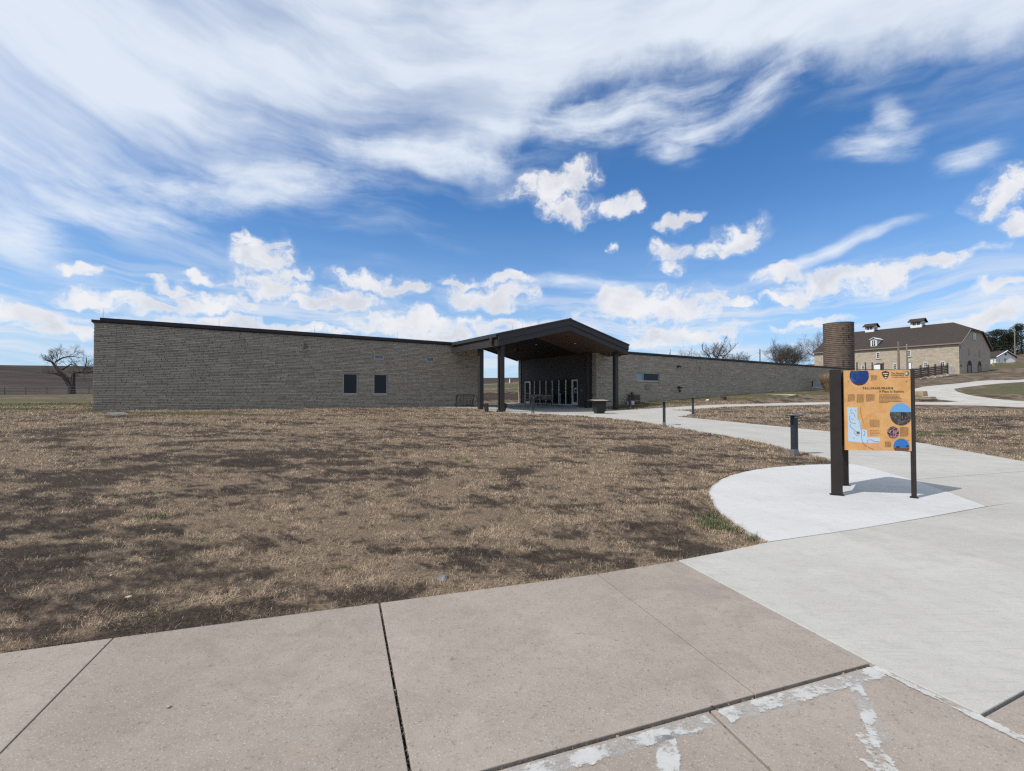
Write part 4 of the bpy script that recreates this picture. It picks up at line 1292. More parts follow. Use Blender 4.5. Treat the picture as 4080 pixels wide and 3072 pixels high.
# posts
CW = 0.15
for (s, d) in ((0.55, 0.60), (0.42, 2.95), (10.60, 0.60), (9.98, 2.95)):
    q = bp(s, d); b = G(q.x, q.y) - F0
    c = box_part("column", M['bronze'], can, s - CW, d - CW, b - 0.05, s + CW, d + CW, zsof(s) + 0.0, bevel=0.012)
    box_part("base_plate", M['bronze_dark'], c, s - CW - 0.03, d - CW - 0.03, b, s + CW + 0.03, d + CW + 0.03, b + 0.035)
# downspouts
g0 = G(*bp(0.3, 0.5)) - F0
zt = 5.40 - F0
dsp = MB()
dsp.path([(-0.16, 0.55, zt - 0.12), (-0.16, 0.55, zt - 0.62), (0.30, 0.55, zt - 1.02), (0.32, 0.56, g0 + 0.25), (0.10, 0.40, g0 + 0.05)], [0.055] * 5, 8)
dsp.build("downspout", M['bronze'], can)
box_part("leader_head", M['bronze'], can, -0.27, 0.44, zt - 0.52, -0.05, 0.66, zt - 0.242, bevel=0.01)
MB().path([(2 * HALF + 0.16, 0.6, zt - 0.12), (2 * HALF + 0.16, 0.6, zt - 0.66), (2 * HALF - 0.45, 0.62, zt - 0.95), (2 * HALF - 0.46, 0.62, G(*bp(10.8, .6)) - F0 + 0.1)], [0.05] * 4, 8).build("downspout", M['bronze'], can)
# recessed lamps in the soffit
for (s, d) in ((8.0, 2.1), (7.3, 6.0), (7.6, 9.4), (3.2, 2.1)):
    zz = zsof(s) + (0.05 if d > 4.2 else 0) - 0.004
    sl = -PITCH if s > HALF else PITCH
    m = MB()
    m.path([(s, d, zz - 0.012), (s + 0.003, d, zz + 0.02)], [0.09, 0.09], 14)
    m.build("recessed_lamp", M['lamp_lens'], can)
for d in (1.0, 3.4, 5.5):
    rod(can, HALF, d, ztop(HALF) + 0.06, 0.45)
for s in (1.2, 3.2):
    rod(can, s, 0.3, ztop(s), 0.4)

# ceiling fan under the canopy
fx, fd = 6.3, 7.2
fp = bp(fx, fd)
fan = thing("ceiling_fan", "dark ceiling fan hanging from the canopy underside", "ceiling fan", (fp.x, fp.y, zsof(fx) + F0), BRZ)
MB().path([(0, 0, 0.06), (0, 0, -0.55)], [0.02, 0.02], 8).build("downrod", M['black_metal'], fan)
MB().path([(0, 0, -0.5), (0, 0, -0.56), (0, 0, -0.68), (0, 0, -0.74)], [0.06, 0.15, 0.15, 0.06], 14).build("motor", M['black_metal'], fan, smooth=False)
for i in range(4):
    a = i * math.pi / 2 + 0.3
    c, s = math.cos(a), math.sin(a)
    P = lambda r, t, z: (c * r - s * t, s * r + c * t, z)
    MB().hexa([P(0.12, -0.04, -0.63), P(0.85, -0.09, -0.66), P(0.85, 0.09, -0.61), P(0.12, 0.04, -0.62), P(0.12, -0.04, -0.62), P(0.85, -0.09, -0.65), P(0.85, 0.09, -0.60), P(0.12, 0.04, -0.61)]).build("blade", M['black_metal'], fan)


# ------------------------------------------------------------------ furniture about the entrance
def bench(name, label, s, d, rz, length=1.65):
    q = bp(s, d)
    t = thing(name, label, "bench", (q.x, q.y, G(q.x, q.y) + 0.016), BRZ + rz, "benches in front of the entrance glass")
    h = length / 2
    for i in range(3):
        MB().box(-h, -0.26 + i * 0.165, 0.42, h, -0.12 + i * 0.165, 0.46).build("seat_slat", M['wood_bench'], t, bevel=0.008)
    for i in range(2):
        z = 0.56 + i * 0.17
        MB().hexa([(-h, 0.25 + i * 0.05, z), (h, 0.25 + i * 0.05, z), (h, 0.29 + i * 0.05, z), (-h, 0.29 + i * 0.05, z), (-h, 0.29 + i * 0.05, z + 0.14), (h, 0.29 + i * 0.05, z + 0.14), (h, 0.33 + i * 0.05, z + 0.14), (-h, 0.33 + i * 0.05, z + 0.14)]).build("back_slat", M['wood_bench'], t, bevel=0.008)
    for x in (-h + 0.2, h - 0.2):
        m = MB()
        m.path([(x, -0.26, 0.0), (x, -0.22, 0.41), (x, 0.24, 0.41), (x, 0.36, 0.88)], [0.028] * 4, 6)
        m.path([(x, 0.34, 0.0), (x, 0.24, 0.41)], [0.028] * 2, 6)
        m.build("leg_frame", M['black_metal'], t)
        MB().path([(x, -0.2, 0.41), (x, -0.24, 0.62), (x, 0.28, 0.64)], [0.022] * 3, 6).build("armrest", M['black_metal'], t)
    return t


bench("bench", "slatted wooden bench nearer the glass door with white frame", 9.25, 9.25, -math.pi / 2)
bench("bench", "slatted wooden bench beside the other, farther from the white framed door", 9.25, 7.5, -math.pi / 2)


def sided_bench():
    q = bp(0.55, 1.25)
    t = thing("bench", "backless dark metal bench with slanted ends behind the canopy post", "bench", (q.x, q.y, G(q.x, q.y) + 0.016), BRZ)
    for s in (-1, 1):
        x = s * 0.62
        MB().hexa([(x - 0.035, -0.12, 0), (x + 0.035, -0.12, 0), (x + 0.035, 0.28, 0), (x - 0.035, 0.28, 0), (x - 0.035 + s * 0.10, -0.24, 0.48), (x + 0.035 + s * 0.10, -0.24, 0.48), (x + 0.035 + s * 0.10, 0.3, 0.48), (x - 0.035 + s * 0.10, 0.3, 0.48)]).build("end_panel", M['bronze'], t, bevel=0.01)
    for i in range(3):
        MB().box(-0.64, -0.2 + i * 0.16, 0.485, 0.64, -0.06 + i * 0.16, 0.515).build("seat_slat", M['bronze'], t)
    return t


sided_bench()


def litter_bin():
    q = bp(2.75, 11.2)
    t = thing("litter_bin", "brown litter bin with sloped hood at the back of the breezeway", "litter bin", (q.x, q.y, G(q.x, q.y) + 0.016), BRZ)
    MB().prism([(-0.28, -0.28), (0.28, -0.28), (0.28, 0.28), (-0.28, 0.28)], 0, 0.80).build("body", M['wood_red'], t, bevel=0.02)
    MB().hexa([(-0.31, -0.31, 0.802), (0.31, -0.31, 0.802), (0.31, 0.31, 0.802), (-0.31, 0.31, 0.802), (-0.2, -0.31, 1.08), (0.2, -0.31, 1.08), (0.2, 0.31, 1.08), (-0.2, 0.31, 1.08)]).build("hood", M['wood_red'], t, bevel=0.02)
    box_part("flap", M['black_metal'], t, -0.15, -0.325, 0.84, 0.15, -0.312, 1.02)


litter_bin()


def ash_post():
    q = bp(8.95, 5.0)
    t = thing("ash_post", "thin grey ash receptacle post in front of the entrance glass", "ash post", (q.x, q.y, G(q.x, q.y) + 0.016), BRZ)
    MB().path([(0, 0, 0), (0, 0, 0.03), (0, 0, 0.06)], [0.15, 0.15, 0.04], 14).build("base", M['zinc'], t)
    MB().path([(0, 0, 0.06), (0, 0, 0.85)], [0.03, 0.03], 10).build("pole", M['zinc'], t)
    MB().path([(0, 0, 0.85), (0, 0, 0.9), (0, 0, 1.05)], [0.03, 0.05, 0.05], 10).build("head", M['zinc'], t)


ash_post()


def bike_rack():
    p = bp(-0.40, 5.3); q = bp(1.30, 5.3)
    t = thing("bike_rack", "black steel grid bike rack standing beside the stone wall", "bike rack", (p.x, p.y, G(p.x, p.y)), math.atan2(q.y - p.y, q.x - p.x))
    L = (q - p).length
    for y in (0.0,):
        MB().path([(0.25, y, 0.88), (L, y, 0.88)], [0.028] * 2, 8).build("top_rail", M['black_metal'], t)
        MB().path([(0.3, y, 0.10), (L - 0.05, y, 0.10)], [0.022] * 2, 8).build("bottom_rail", M['black_metal'], t)
    for i in range(12):
        x = 0.34 + i * (L - 0.45) / 11
        MB().path([(x, 0, 0.1), (x, 0, 0.88)], [0.016] * 2, 6).build("bar", M['black_metal'], t)
    for x, s in ((0.3, -1), (L - 0.08, 1)):
        MB().path([(x, 0, 0.86), (x + s * 0.16, -0.12, 0.80), (x + s * 0.2, -0.3, 0.0)], [0.026] * 3, 8).build("leg", M['black_metal'], t)
        MB().path([(x, 0, 0.86), (x, 0.3, 0.0)], [0.026] * 2, 8).build("leg", M['black_metal'], t)


bike_rack()


def exhibit_table():
    x, y = 5.5, 29.9
    t = thing("exhibit_table", "dark pedestal exhibit table with broad flat top beside the walk", "table", (x, y, G(x, y) + 0.016), BRZ - 0.35)
    MB().hexa([(-0.25, -0.25, 0), (0.25, -0.25, 0), (0.25, 0.25, 0), (-0.25, 0.25, 0), (-0.25, -0.25, 0.12), (0.25, -0.25, 0.12), (0.25, 0.25, 0.12), (-0.25, 0.25, 0.12)]).build("plinth", M['black_metal'], t)
    MB().hexa([(-0.31, -0.31, 0.121), (0.31, -0.31, 0.121), (0.31, 0.31, 0.121), (-0.31, 0.31, 0.121), (-0.33, -0.33, 0.74), (0.33, -0.33, 0.74), (0.33, 0.33, 0.74), (-0.33, 0.33, 0.74)]).build("pedestal", M['kiosk_brown'], t, bevel=0.01)
    MB().hexa([(-0.62, -0.5, 0.741), (0.62, -0.5, 0.741), (0.62, 0.5, 0.79), (-0.62, 0.5, 0.79), (-0.62, -0.5, 0.80), (0.62, -0.5, 0.80), (0.62, 0.5, 0.86), (-0.62, 0.5, 0.86)]).build("tabletop", M['kiosk_brown'], t, bevel=0.01)
    MB().hexa([(-0.5, -0.4, 0.807), (0.5, -0.4, 0.807), (0.5, 0.4, 0.855), (-0.5, 0.4, 0.855), (-0.5, -0.4, 0.812), (0.5, -0.4, 0.812), (0.5, 0.4, 0.86), (-0.5, 0.4, 0.86)]).build("panel", M['pale_stone'], t)


exhibit_table()


# ------------------------------------------------------------------ path light bollards
def bollard(label, x, y, rz, h=1.08, flipped=False):
    t = thing("light_bollard", label, "bollard", (x, y, G(x, y) - 0.01), rz, "path lights along the walk")
    MB().box(-0.075, -0.055, 0.0, 0.075, 0.055, h - 0.03).build("post", M['bollard_grey'], t, bevel=0.006)
    MB().box(-0.081, -0.061, 0.0, 0.081, 0.061, 0.17).build("base_cover", M['zinc'], t, bevel=0.004)
    for s in (-1, 1):
        # two thin wings meeting over the post
        MB().hexa([(s * 0.02, -0.13, h - 0.035), (s * 0.29, -0.10, h + 0.005), (s * 0.29, 0.10, h + 0.005), (s * 0.02, 0.13, h - 0.035), (s * 0.02, -0.13, h - 0.012), (s * 0.29, -0.10, h + 0.018), (s * 0.29, 0.10, h + 0.018), (s * 0.02, 0.13, h - 0.012)][::1] if s > 0 else
                  [(-0.29, -0.10, h - 0.002), (0.018, -0.13, h - 0.036), (0.018, 0.13, h - 0.036), (-0.29, 0.10, h - 0.002), (-0.29, -0.10, h + 0.010), (0.018, -0.13, h - 0.013), (0.018, 0.13, h - 0.013), (-0.29, 0.10, h + 0.010)]).build("light_wing", M['bollard_grey'], t)
    box_part("lens", M['lamp_lens'], t, -0.05, -0.058, h - 0.06, 0.05, -0.0555, h - 0.04)
    return t


bollard("charcoal light bollard nearest the orange sign, on the lawn edge", 7.55, 12.7, 0.35)
bollard("charcoal light bollard on the lawn side at the middle of the walk", 6.80, 21.2, 1.15)
bollard("charcoal light bollard at the lawn point where the walk forks", 10.0, 26.2, 1.1)
bollard("charcoal light bollard on the lawn edge in front of the canopy", 1.28, 29.2, 0.5, 1.0)
bollard("charcoal light bollard against the stone wall beside the barrel planter", 8.62, 34.75, 1.9, 1.05)


# ------------------------------------------------------------------ small things by the right wing
def planter():
    q = bp(13.9, 1.75)
    t = thing("wooden_planter", "dark weathered slatted wooden planter box against the stone wall", "planter", (q.x, q.y, G(q.x, q.y) - 0.03), BRZ)
    for i in range(3):
        z = 0.05 + i * 0.24
        for (a, b, c, d) in ((-0.36, -0.30, 0.36, -0.26), (-0.36, 0.26, 0.36, 0.30), (-0.36, -0.258, -0.32, 0.258), (0.32, -0.258, 0.36, 0.258)):
            MB().box(a, b, z, c, d, z + 0.2).build("board", M['wood_red'], t)
    for sx_ in (-0.3, 0.3):
        for sy_ in (-0.24, 0.24):
            MB().box(sx_ - 0.03, sy_ - 0.02, 0, sx_ + 0.03, sy_ + 0.02, 0.76).build("corner_post", M['wood_red'], t)
    MB().box(-0.3, -0.22, 0.5, 0.3, 0.22, 0.6).build("soil", M['dirt'], t)


planter()
for (s, d, lab) in ((12.95, 1.45, "white plastic bucket by the wall, closer to the canopy post"), (13.32, 1.40, "white plastic bucket by the wall, closer to the planter")):
    q = bp(s, d)
    t = thing("bucket", lab, "bucket", (q.x, q.y, G(q.x, q.y) - 0.03), 0.4, "white buckets at the wall foot")
    MB().path([(0, 0, 0), (0, 0, 0.02), (0, 0, 0.27), (0, 0, 0.30), (0, 0, 0.31)], [0.11, 0.12, 0.145, 0.15, 0.12], 14).build("body", M['white_plastic'], t)
    MB().path([(-0.15, 0, 0.26), (-0.12, 0.1, 0.34), (0, 0.14, 0.37), (0.12, 0.1, 0.34), (0.15, 0, 0.26)], [0.006] * 5, 5).build("handle", M['zinc'], t)


def rock(name, label, x, y, size, mat, seed, cat="rock", group=None, dz=0.0):
    rg = np.random.default_rng(seed)
    bm = bmesh.new()
    bmesh.ops.create_icosphere(bm, subdivisions=2, radius=1.0)
    ph = rg.uniform(0, 6, 3)
    for v in bm.verts:
        c = v.co
        k_ = 1 + 0.18 * math.sin(3 * c.x + ph[0]) + 0.16 * math.sin(4 * c.y + ph[1]) + 0.12 * math.sin(5 * c.z + ph[2]) + rg.normal(0, 0.05)
        v.co = Vector((c.x * size[0] * k_, c.y * size[1] * k_, max(-0.5, c.z) * size[2] * (0.9 if c.z > 0 else 1) * k_))
    me = bpy.data.meshes.new(name); bm.to_mesh(me); bm.free(); me.materials.append(mat)
    o = bpy.data.objects.new(name, me); COL.objects.link(o)
    o.location = (x, y, G(x, y) + dz); o.rotation_euler = (0, 0, rg.uniform(0, 6))
    return tag(o, label, cat, group)


rock("flat_rock", "long flat pale rock lying in the grass below the stone wing", 25.9, 45.6, (1.3, 0.45, 0.16), M['pale_stone'], 4)
def slab_stone(label, x, y, size, seed, dz, rz):
    rg = np.random.default_rng(seed)
    a, b, c = size
    pts = [(a * math.cos(t) * rg.uniform(0.8, 1.1), b * math.sin(t) * rg.uniform(0.8, 1.1)) for t in np.linspace(0.3, 6.0, 8)]
    bot = [(p[0], p[1], 0) for p in pts]; top = [(p[0] * rg.uniform(.85, 1), p[1] * rg.uniform(.85, 1), c * rg.uniform(.85, 1.1)) for p in pts]
    m = MB(); m.v = bot + top; m.t = [0.5] * 16
    m.f = [tuple(range(7, -1, -1)), tuple(range(8, 16))] + [(i, (i + 1) % 8, 8 + (i + 1) % 8, 8 + i) for i in range(8)]
    o = m.build("stone_slab", M['tan_rock'], bevel=0.02)
    o.location = (x, y, G(x, y) + dz); o.rotation_euler = (0, 0, rz)
    return tag(o, label, "stone", "stones beside the gravel road")


slab_stone("thick tan stone slab on the pile beside the gravel road", 36.2, 42.4, (1.0, 0.7, 0.42), 6, 0.24, 0.3)
slab_stone("low wide tan stone slab under the pile beside the gravel road", 36.4, 42.0, (1.7, 1.1, 0.26), 9, -0.03, 0.9)
rock("pale_stone", "small white stone in the grass near the stone wing", 16.83, 40.8, (0.16, 0.13, 0.1), M['white_plastic'], 12, "stone")
rock("grey_stone", "grey fist sized stone in the lawn near the walk", -0.61, 4.22, (0.05, 0.045, 0.04), M['grey_stone'], 15, "stone", dz=-0.01)
for i, (x, y, s, lab) in enumerate(((0.73, 6.1, .022, "pale limestone chip lying alone in mid lawn"), (-3.07, 3.83, .030, "largest pale limestone chip at the lawn's near edge"), (-3.59, 4.28, .02, "pale limestone chip on the dark thatch"), (-4.24, 5.65, .022, "pale chip below the lone green tuft"), (-3.16, 16.1, .07, "pale chip far out on the lawn"), (-1.75, 2.45, .016, "tiny white pebble on the tan walk slab"), (1.02, 2.46, .012, "small tan pebble beside the wide joint"))):
    on_slab = i >= 5
    rock("stone_chip", lab, x, y, (s * 0.75, s * 0.5, s * 0.35), M['pale_stone'], 30 + i, "stone chip", "pale stone chips", 0.018 + s * .15 if on_slab else -0.012)
bx = thing("valve_box", "small rusty box in the grass below the stone wing", "box", (18.5, 41.45, G(18.5, 41.45) - 0.03), BRZ)
MB().box(-0.2, -0.16, 0, 0.2, 0.16, 0.26).build("body", M['wood_red'], bx, bevel=0.01)
MB().box(-0.23, -0.19, 0.261, 0.23, 0.19, 0.30).build("lid", M['black_metal'], bx)
sp = thing("splash_block", "white concrete splash block lying at the building corner", "splash block", (-17.76, 21.3, G(-17.76, 21.3) - 0.03), BRZ)
MB().box(-0.3, -0.14, 0, 0.3, 0.14, 0.05).build("base", M['white_plastic'], sp)
MB().box(-0.3, -0.14, 0.051, 0.3, -0.10, 0.09).build("rim", M['white_plastic'], sp); MB().box(-0.3, 0.10, 0.051, 0.3, 0.14, 0.09).build("rim", M['white_plastic'], sp)


# ------------------------------------------------------------------ dry ornamental grass
def grass_clump():
    x, y = 35.9, 53.5
    t = thing("dry_grass_clump", "tall tan ornamental grass clump at the end of the stone wing", "ornamental grass", (x, y, G(x, y) - 0.03))
    rg = np.random.default_rng(5)
    m = MB()
    for i in range(1500):
        a = rg.uniform(0, 6.283); l = rg.uniform(1.2, 2.3); sp_ = rg.uniform(0.05, 0.75)
        b = Vector((math.cos(a) * sp_ * 0.5, math.sin(a) * sp_ * 0.5, 0))
        q = Vector((math.cos(a) * sp_ * 2.0, math.sin(a) * sp_ * 2.0, l))
        mid = b.lerp(q, 0.5) + Vector((0, 0, 0.15))
        w = Vector((-math.sin(a), math.cos(a), 0)) * 0.016
        m.poly([b - w, b + w, mid + w, mid - w], rg.random()); m.poly([mid - w, mid + w, q], rg.random())
    m.build("blades", M['dry_grass'], t)


grass_clump()


# ------------------------------------------------------------------ three-sided information sign
def text_mesh(body, size, bold=0.0, spacing=1.0):
    cu = bpy.data.curves.new("t", 'FONT')
    cu.body = body; cu.size = size; cu.offset = bold; cu.space_character = spacing; cu.resolution_u = 2
    o = bpy.data.objects.new("t", cu); COL.objects.link(o)
    dg = bpy.context.evaluated_depsgraph_get()
    me = bpy.data.meshes.new_from_object(o.evaluated_get(dg))
    bpy.data.objects.remove(o); bpy.data.curves.remove(cu)
    return me


def panel_art(k):
    p = obj_co(k)
    n = k.noise(p, 4.0, 6.0, 0.7, dist=0.6)
    c = k.mix(k.ss(n, 0.3, 0.7), (0.60, 0.295, 0.095), (0.71, 0.405, 0.17))
    fib = k.noise(k.mapping(p, scale=(1.0, 1.0, 1.0)), 12.0, 3.0, 0.6, dist=3.0)
    c = k.mix(k.m('MULTIPLY', k.ss(fib, 0.60, 0.66), 0.25), c, (0.74, 0.50, 0.27))
    return {'Base Color': c, 'Roughness': 0.4, 'Specular IOR Level': 0.4}


M['sign_orange'] = surf('sign_orange', panel_art)


def ink(name, c, rough=0.45):
    return surf(name, lambda k: {'Base Color': c, 'Roughness': rough})


M['ink'] = ink('ink', (0.035, 0.022, 0.016))
M['ink_soft'] = ink('ink_soft', (0.16, 0.085, 0.04))
M['map_blue'] = ink('map_blue', (0.48, 0.60, 0.70))
M['print_white'] = ink('print_white', (0.7, 0.7, 0.68))
M['print_navy'] = surf('print_navy', lambda k: {'Base Color': k.mix(k.ss(k.noise(obj_co(k), 9.0, 4.0, 0.6), 0.5, 0.8), (0.012, 0.035, 0.16), (0.05, 0.13, 0.36)), 'Roughness': 0.4})
M['print_sky'] = ink('print_sky', (0.14, 0.36, 0.66))
M['print_blue'] = ink('print_blue', (0.03, 0.16, 0.46))
M['print_field'] = surf('print_field', lambda k: {'Base Color': k.mix(k.ss(k.noise(obj_co(k), 30.0, 3.0, 0.6), 0.4, 0.7), (0.04, 0.04, 0.03), (0.14, 0.13, 0.11)), 'Roughness': 0.4})
M['print_earth'] = ink('print_earth', (0.14, 0.055, 0.03))
M['print_people'] = surf('print_people', lambda k: {'Base Color': k.mix(k.ss(k.noise(obj_co(k), 45.0, 2.0, 0.5), 0.42, 0.62), (0.05, 0.028, 0.03), (0.40, 0.22, 0.24)), 'Roughness': 0.4})
M['print_green'] = ink('print_green', (0.03, 0.16, 0.13))
M['print_brown'] = ink('print_brown', (0.07, 0.030, 0.018))

SA, SB, SCc = Vector((5.20, 7.62)), Vector((6.24, 7.42)), Vector((5.90, 8.45))
Z0S = 0.014
sign = thing("information_sign", "orange three sided information sign on dark posts beside the walk", "sign", (5.78, 7.83, Z0S))


def sloc(p, z):
    return (p[0] - 5.78, p[1] - 7.83, z - Z0S)


def plan_box(name, mat, c, t, hw, hd, z0, z1, parent=sign, bevel=0.004):
    """Upright box: centre c, long axis t in plan, half width hw and half depth hd."""
    t = Vector(t).normalized(); n = Vector((-t.y, t.x)); c = Vector(c)
    pts = [c - t * hw - n * hd, c + t * hw - n * hd, c + t * hw + n * hd, c - t * hw + n * hd]
    return MB().hexa([sloc(p, z0) for p in pts] + [sloc(p, z1) for p in pts]).build(name, mat, parent, bevel=bevel)


cen = (SA + SB + SCc) / 3
for (c, hw, hd, t) in ((SA, 0.075, 0.040, (0.88, -0.47)), (SB + Vector((0.025, 0)), 0.032, 0.045, (0.79, -0.61)), (SCc, 0.05, 0.05, (1, 0))):
    po = plan_box("post", M['kiosk_brown'], c, t, hw, hd, Z0S, 2.02)
    plan_box("foot_plate", M['black_metal'], c + (c - cen) * 0.0, t, hw + 0.02, hd + 0.025, Z0S, Z0S + 0.010, po, 0.0)
# front face (towards the camera), its two side faces behind
P0, P1 = Vector((5.300, 7.560)), Vector((6.212, 7.384))
PT = (P1 - P0).normalized(); PN = Vector((PT.y, -PT.x))     # outward, towards the walk
PWID = (P1 - P0).length; PZ0, PZ1 = 0.738, 2.003; PH = PZ1 - PZ0
front = MB()
fb = [P0, P1, P1 - PN * 0.02, P0 - PN * 0.02]
front = front.hexa([sloc(a, PZ0) for a in fb] + [sloc(a, PZ1) for a in fb]).build("front_panel", M['sign_orange'], sign)
for (a, b) in ((SB, SCc), (SCc, SA)):
    t = (b - a).normalized(); n = Vector((t.y, -t.x)) * 0.06
    aa, bb = a + n + t * 0.03, b + n - t * 0.03
    if a == SCc:
        bb = b + n + t * 0.04
    pp = [aa, bb, bb - n.normalized() * 0.02, aa - n.normalized() * 0.02]
    o = MB().hexa([sloc(x, PZ0 - 0.02) for x in pp] + [sloc(x, PZ1) for x in pp]).build("side_panel", M['sign_orange'], sign)
    m2 = [aa - n.normalized() * 0.0205, bb - n.normalized() * 0.0205, bb - n.normalized() * 0.03, aa - n.normalized() * 0.03]
    MB().hexa([sloc(x, PZ0 - 0.02) for x in m2] + [sloc(x, PZ1) for x in m2]).build("backing", M['kiosk_brown'], sign)
bk = [P0 - PN * 0.0205, P1 - PN * 0.0205, P1 - PN * 0.03, P0 - PN * 0.03]
MB().hexa([sloc(x, PZ0) for x in bk] + [sloc(x, PZ1) for x in bk]).build("backing", M['kiosk_brown'], sign)


def on_panel(u, v, lift):
    """u right, v down on the front panel, both 0..1, lifted off the face in metres."""
    p = P0 + PT * (u * PWID) + PN * lift
    return sloc(p, PZ1 - v * PH)


def decal(name, mat, pts, lift):
    m = MB(); m.poly([on_panel(u, v, lift) for u, v in pts])
    return m.build(name, mat, front)


def pu(x): return (x - 72) / 1193.0
def pv(y): return (y - 115) / 1433.0


def circle(cx, cy, r, clip=(0.004, 0.004, 0.996, 0.996), n=36, y0=None, y1=None):
    out = []
    for i in range(n):
        a = 2 * math.pi * i / n
        x = cx + r * math.cos(a); y = cy - r * math.sin(a)
        if y0 is not None: y = max(y, y0)
        if y1 is not None: y = min(y, y1)
        out.append((min(max(pu(x), clip[0]), clip[2]), min(max(pv(y), clip[1]), clip[3])))
    return out


def lettering(name, body, mat, x0, x1, ybase, height, lift=0.003, bold=0.0, spacing=1.0):
    me = text_mesh(body, 1.0, bold, spacing)
    xs = [v.co.x for v in me.vertices]; ys = [v.co.y for v in me.vertices]
    w = max(xs) - min(xs); h = max(ys)
    for v in me.vertices:
        u = pu(x0) + (v.co.x - min(xs)) / w * (pu(x1) - pu(x0))
        q = pv(ybase) - v.co.y / h * height / 1433.0
        v.co = on_panel(u, q, lift)
    me.name = name; me.materials.clear(); me.materials.append(mat)
    o = bpy.data.objects.new(name, me); COL.objects.link(o); o.parent = front
    return o


lettering("title", "TALLGRASS PRAIRIE", M['ink'], 405, 955, 454, 36, bold=0.018, spacing=1.1)
lettering("subtitle", "A Place to Explore", M['ink'], 703, 1140, 513, 40, bold=0.004)
lettering("sponsor_name", "The Nature", M['ink'], 925, 1148, 190, 36, bold=0.004)
lettering("sponsor_name", "Conservancy", M['ink'], 925, 1148, 221, 30, bold=0.004)
lettering("sponsor_motto", "Protecting nature. Preserving life.", M['ink'], 942, 1225, 250, 15)
# photographs printed on the panel
decal("printed_photo", M['print_navy'], circle(350, 210, 176), 0.0012)
decal("photo_ground", M['print_brown'], circle(350, 210, 175, y0=350), 0.0024)
decal("printed_photo", M['print_sky'], circle(1085, 900, 198), 0.0012)
decal("photo_ground", M['print_field'], circle(1085, 900, 197, y0=858), 0.0024)
for (x, y, w, h, mt) in ((1100, 940, 26, 70, 'ink'), (1150, 930, 40, 60, 'ink'), (1105, 950, 10, 30, 'print_people'), (1160, 950, 16, 40, 'print_people')):
    decal("photo_figure", M[mt], [(pu(x - w), pv(y + h)), (pu(x + w), pv(y + h)), (pu(x + w * .7), pv(y - h)), (pu(x - w * .6), pv(y - h))], 0.0034 if mt == 'ink' else 0.0044)
decal("printed_photo", M['print_people'], circle(943, 1222, 107), 0.0012)
decal("printed_photo", M['print_blue'], circle(1085, 1468, 141), 0.0012)
decal("photo_ground", M['print_earth'], circle(1085, 1468, 140, y0=1492), 0.0024)
decal("photo_house", M['ink'], [(pu(990), pv(1488)), (pu(1050), pv(1488)), (pu(1050), pv(1464)), (pu(990), pv(1464))], 0.0034)
decal("photo_tree", M['ink'], [(pu(1185 + 22 * math.cos(i)), pv(1462 - 18 * math.sin(i))) for i in (0, .8, 1.6, 2.4, 3.2, 4, 4.8, 5.6)], 0.0034)
# map
decal("map", M['map_blue'], [(pu(x), pv(y)) for x, y in ((122, 778), (130, 1390), (370, 1412), (708, 1405), (705, 1318), (480, 1310), (475, 1185), (372, 1165), (365, 1020), (305, 1000), (305, 778))], 0.0012)


def strokes(name, mat, lines, wid, lift):
    m = MB()
    for ln in lines:
        for (x0, y0), (x1, y1) in zip(ln, ln[1:]):
            dx, dy = x1 - x0, y1 - y0; l = math.hypot(dx, dy) or 1
            nx, ny = -dy / l * wid, dx / l * wid
            m.poly([on_panel(pu(a), pv(b), lift) for a, b in ((x0 + nx, y0 + ny), (x0 - nx, y0 - ny), (x1 - nx, y1 - ny), (x1 + nx, y1 + ny))])
    return m.build(name, mat, front)


strokes("map_lines", M['ink_soft'], [[(175, 855), (185, 830), (205, 818)], [(260, 830), (285, 850)], [(180, 885), (215, 875), (240, 900), (265, 960)], [(165, 930), (160, 1000), (185, 1060), (240, 1065), (270, 1075)], [(190, 985), (235, 995)], [(175, 1080), (165, 1120), (200, 1150), (260, 1200), (320, 1235)], [(240, 1210), (260, 1260), (290, 1285), (330, 1270)], [(330, 1020), (355, 1060), (350, 1130), (372, 1180), (375, 1330), (390, 1400), (440, 1470), (480, 1475)], [(410, 1200), (440, 1220), (425, 1280), (400, 1290)], [(470, 1400), (490, 1360), (560, 1360), (600, 1385), (700, 1392)], [(490, 1490), (590, 1530)], [(365, 780), (370, 900), (410, 1060)], [(215, 1330), (250, 1330)]], 3.0, 0.0024)
decal("map_block", M['ink_soft'], [(pu(285), pv(1255)), (pu(340), pv(1255)), (pu(340), pv(1215)), (pu(285), pv(1215))], 0.0026)


def text_rows(cols):
    rg = random.Random(4)
    ls = []
    for (x0, x1, y0, y1, n, last) in cols:
        for i in range(n):
            y = y0 + (y1 - y0) * i / max(1, n - 1)
            x = x0; e = x0 + (x1 - x0) * (last if i == n - 1 else rg.uniform(0.86, 1.0))
            while x < e:
                w = rg.uniform(10, 34); ls.append([(x, y), (min(e, x + w), y)]); x += w + rg.uniform(4, 8)
    return ls


strokes("fine_print", M['ink_soft'], text_rows([(135, 275, 548, 668, 9, .4), (300, 438, 548, 684, 10, .85), (465, 632, 548, 668, 9, .6), (562, 675, 208, 300, 7, .3), (1065, 1220, 1127, 1284, 13, .8), (793, 915, 1386, 1476, 8, .8), (525, 720, 1003, 1120, 8, .9), (530, 715, 1190, 1272, 4, .8)]), 2.6, 0.003)["kind"] = "stuff"
strokes("fine_print", M['ink_soft'], text_rows([(703, 1110, 553, 692, 7, .42)]), 4.2, 0.003)["kind"] = "stuff"
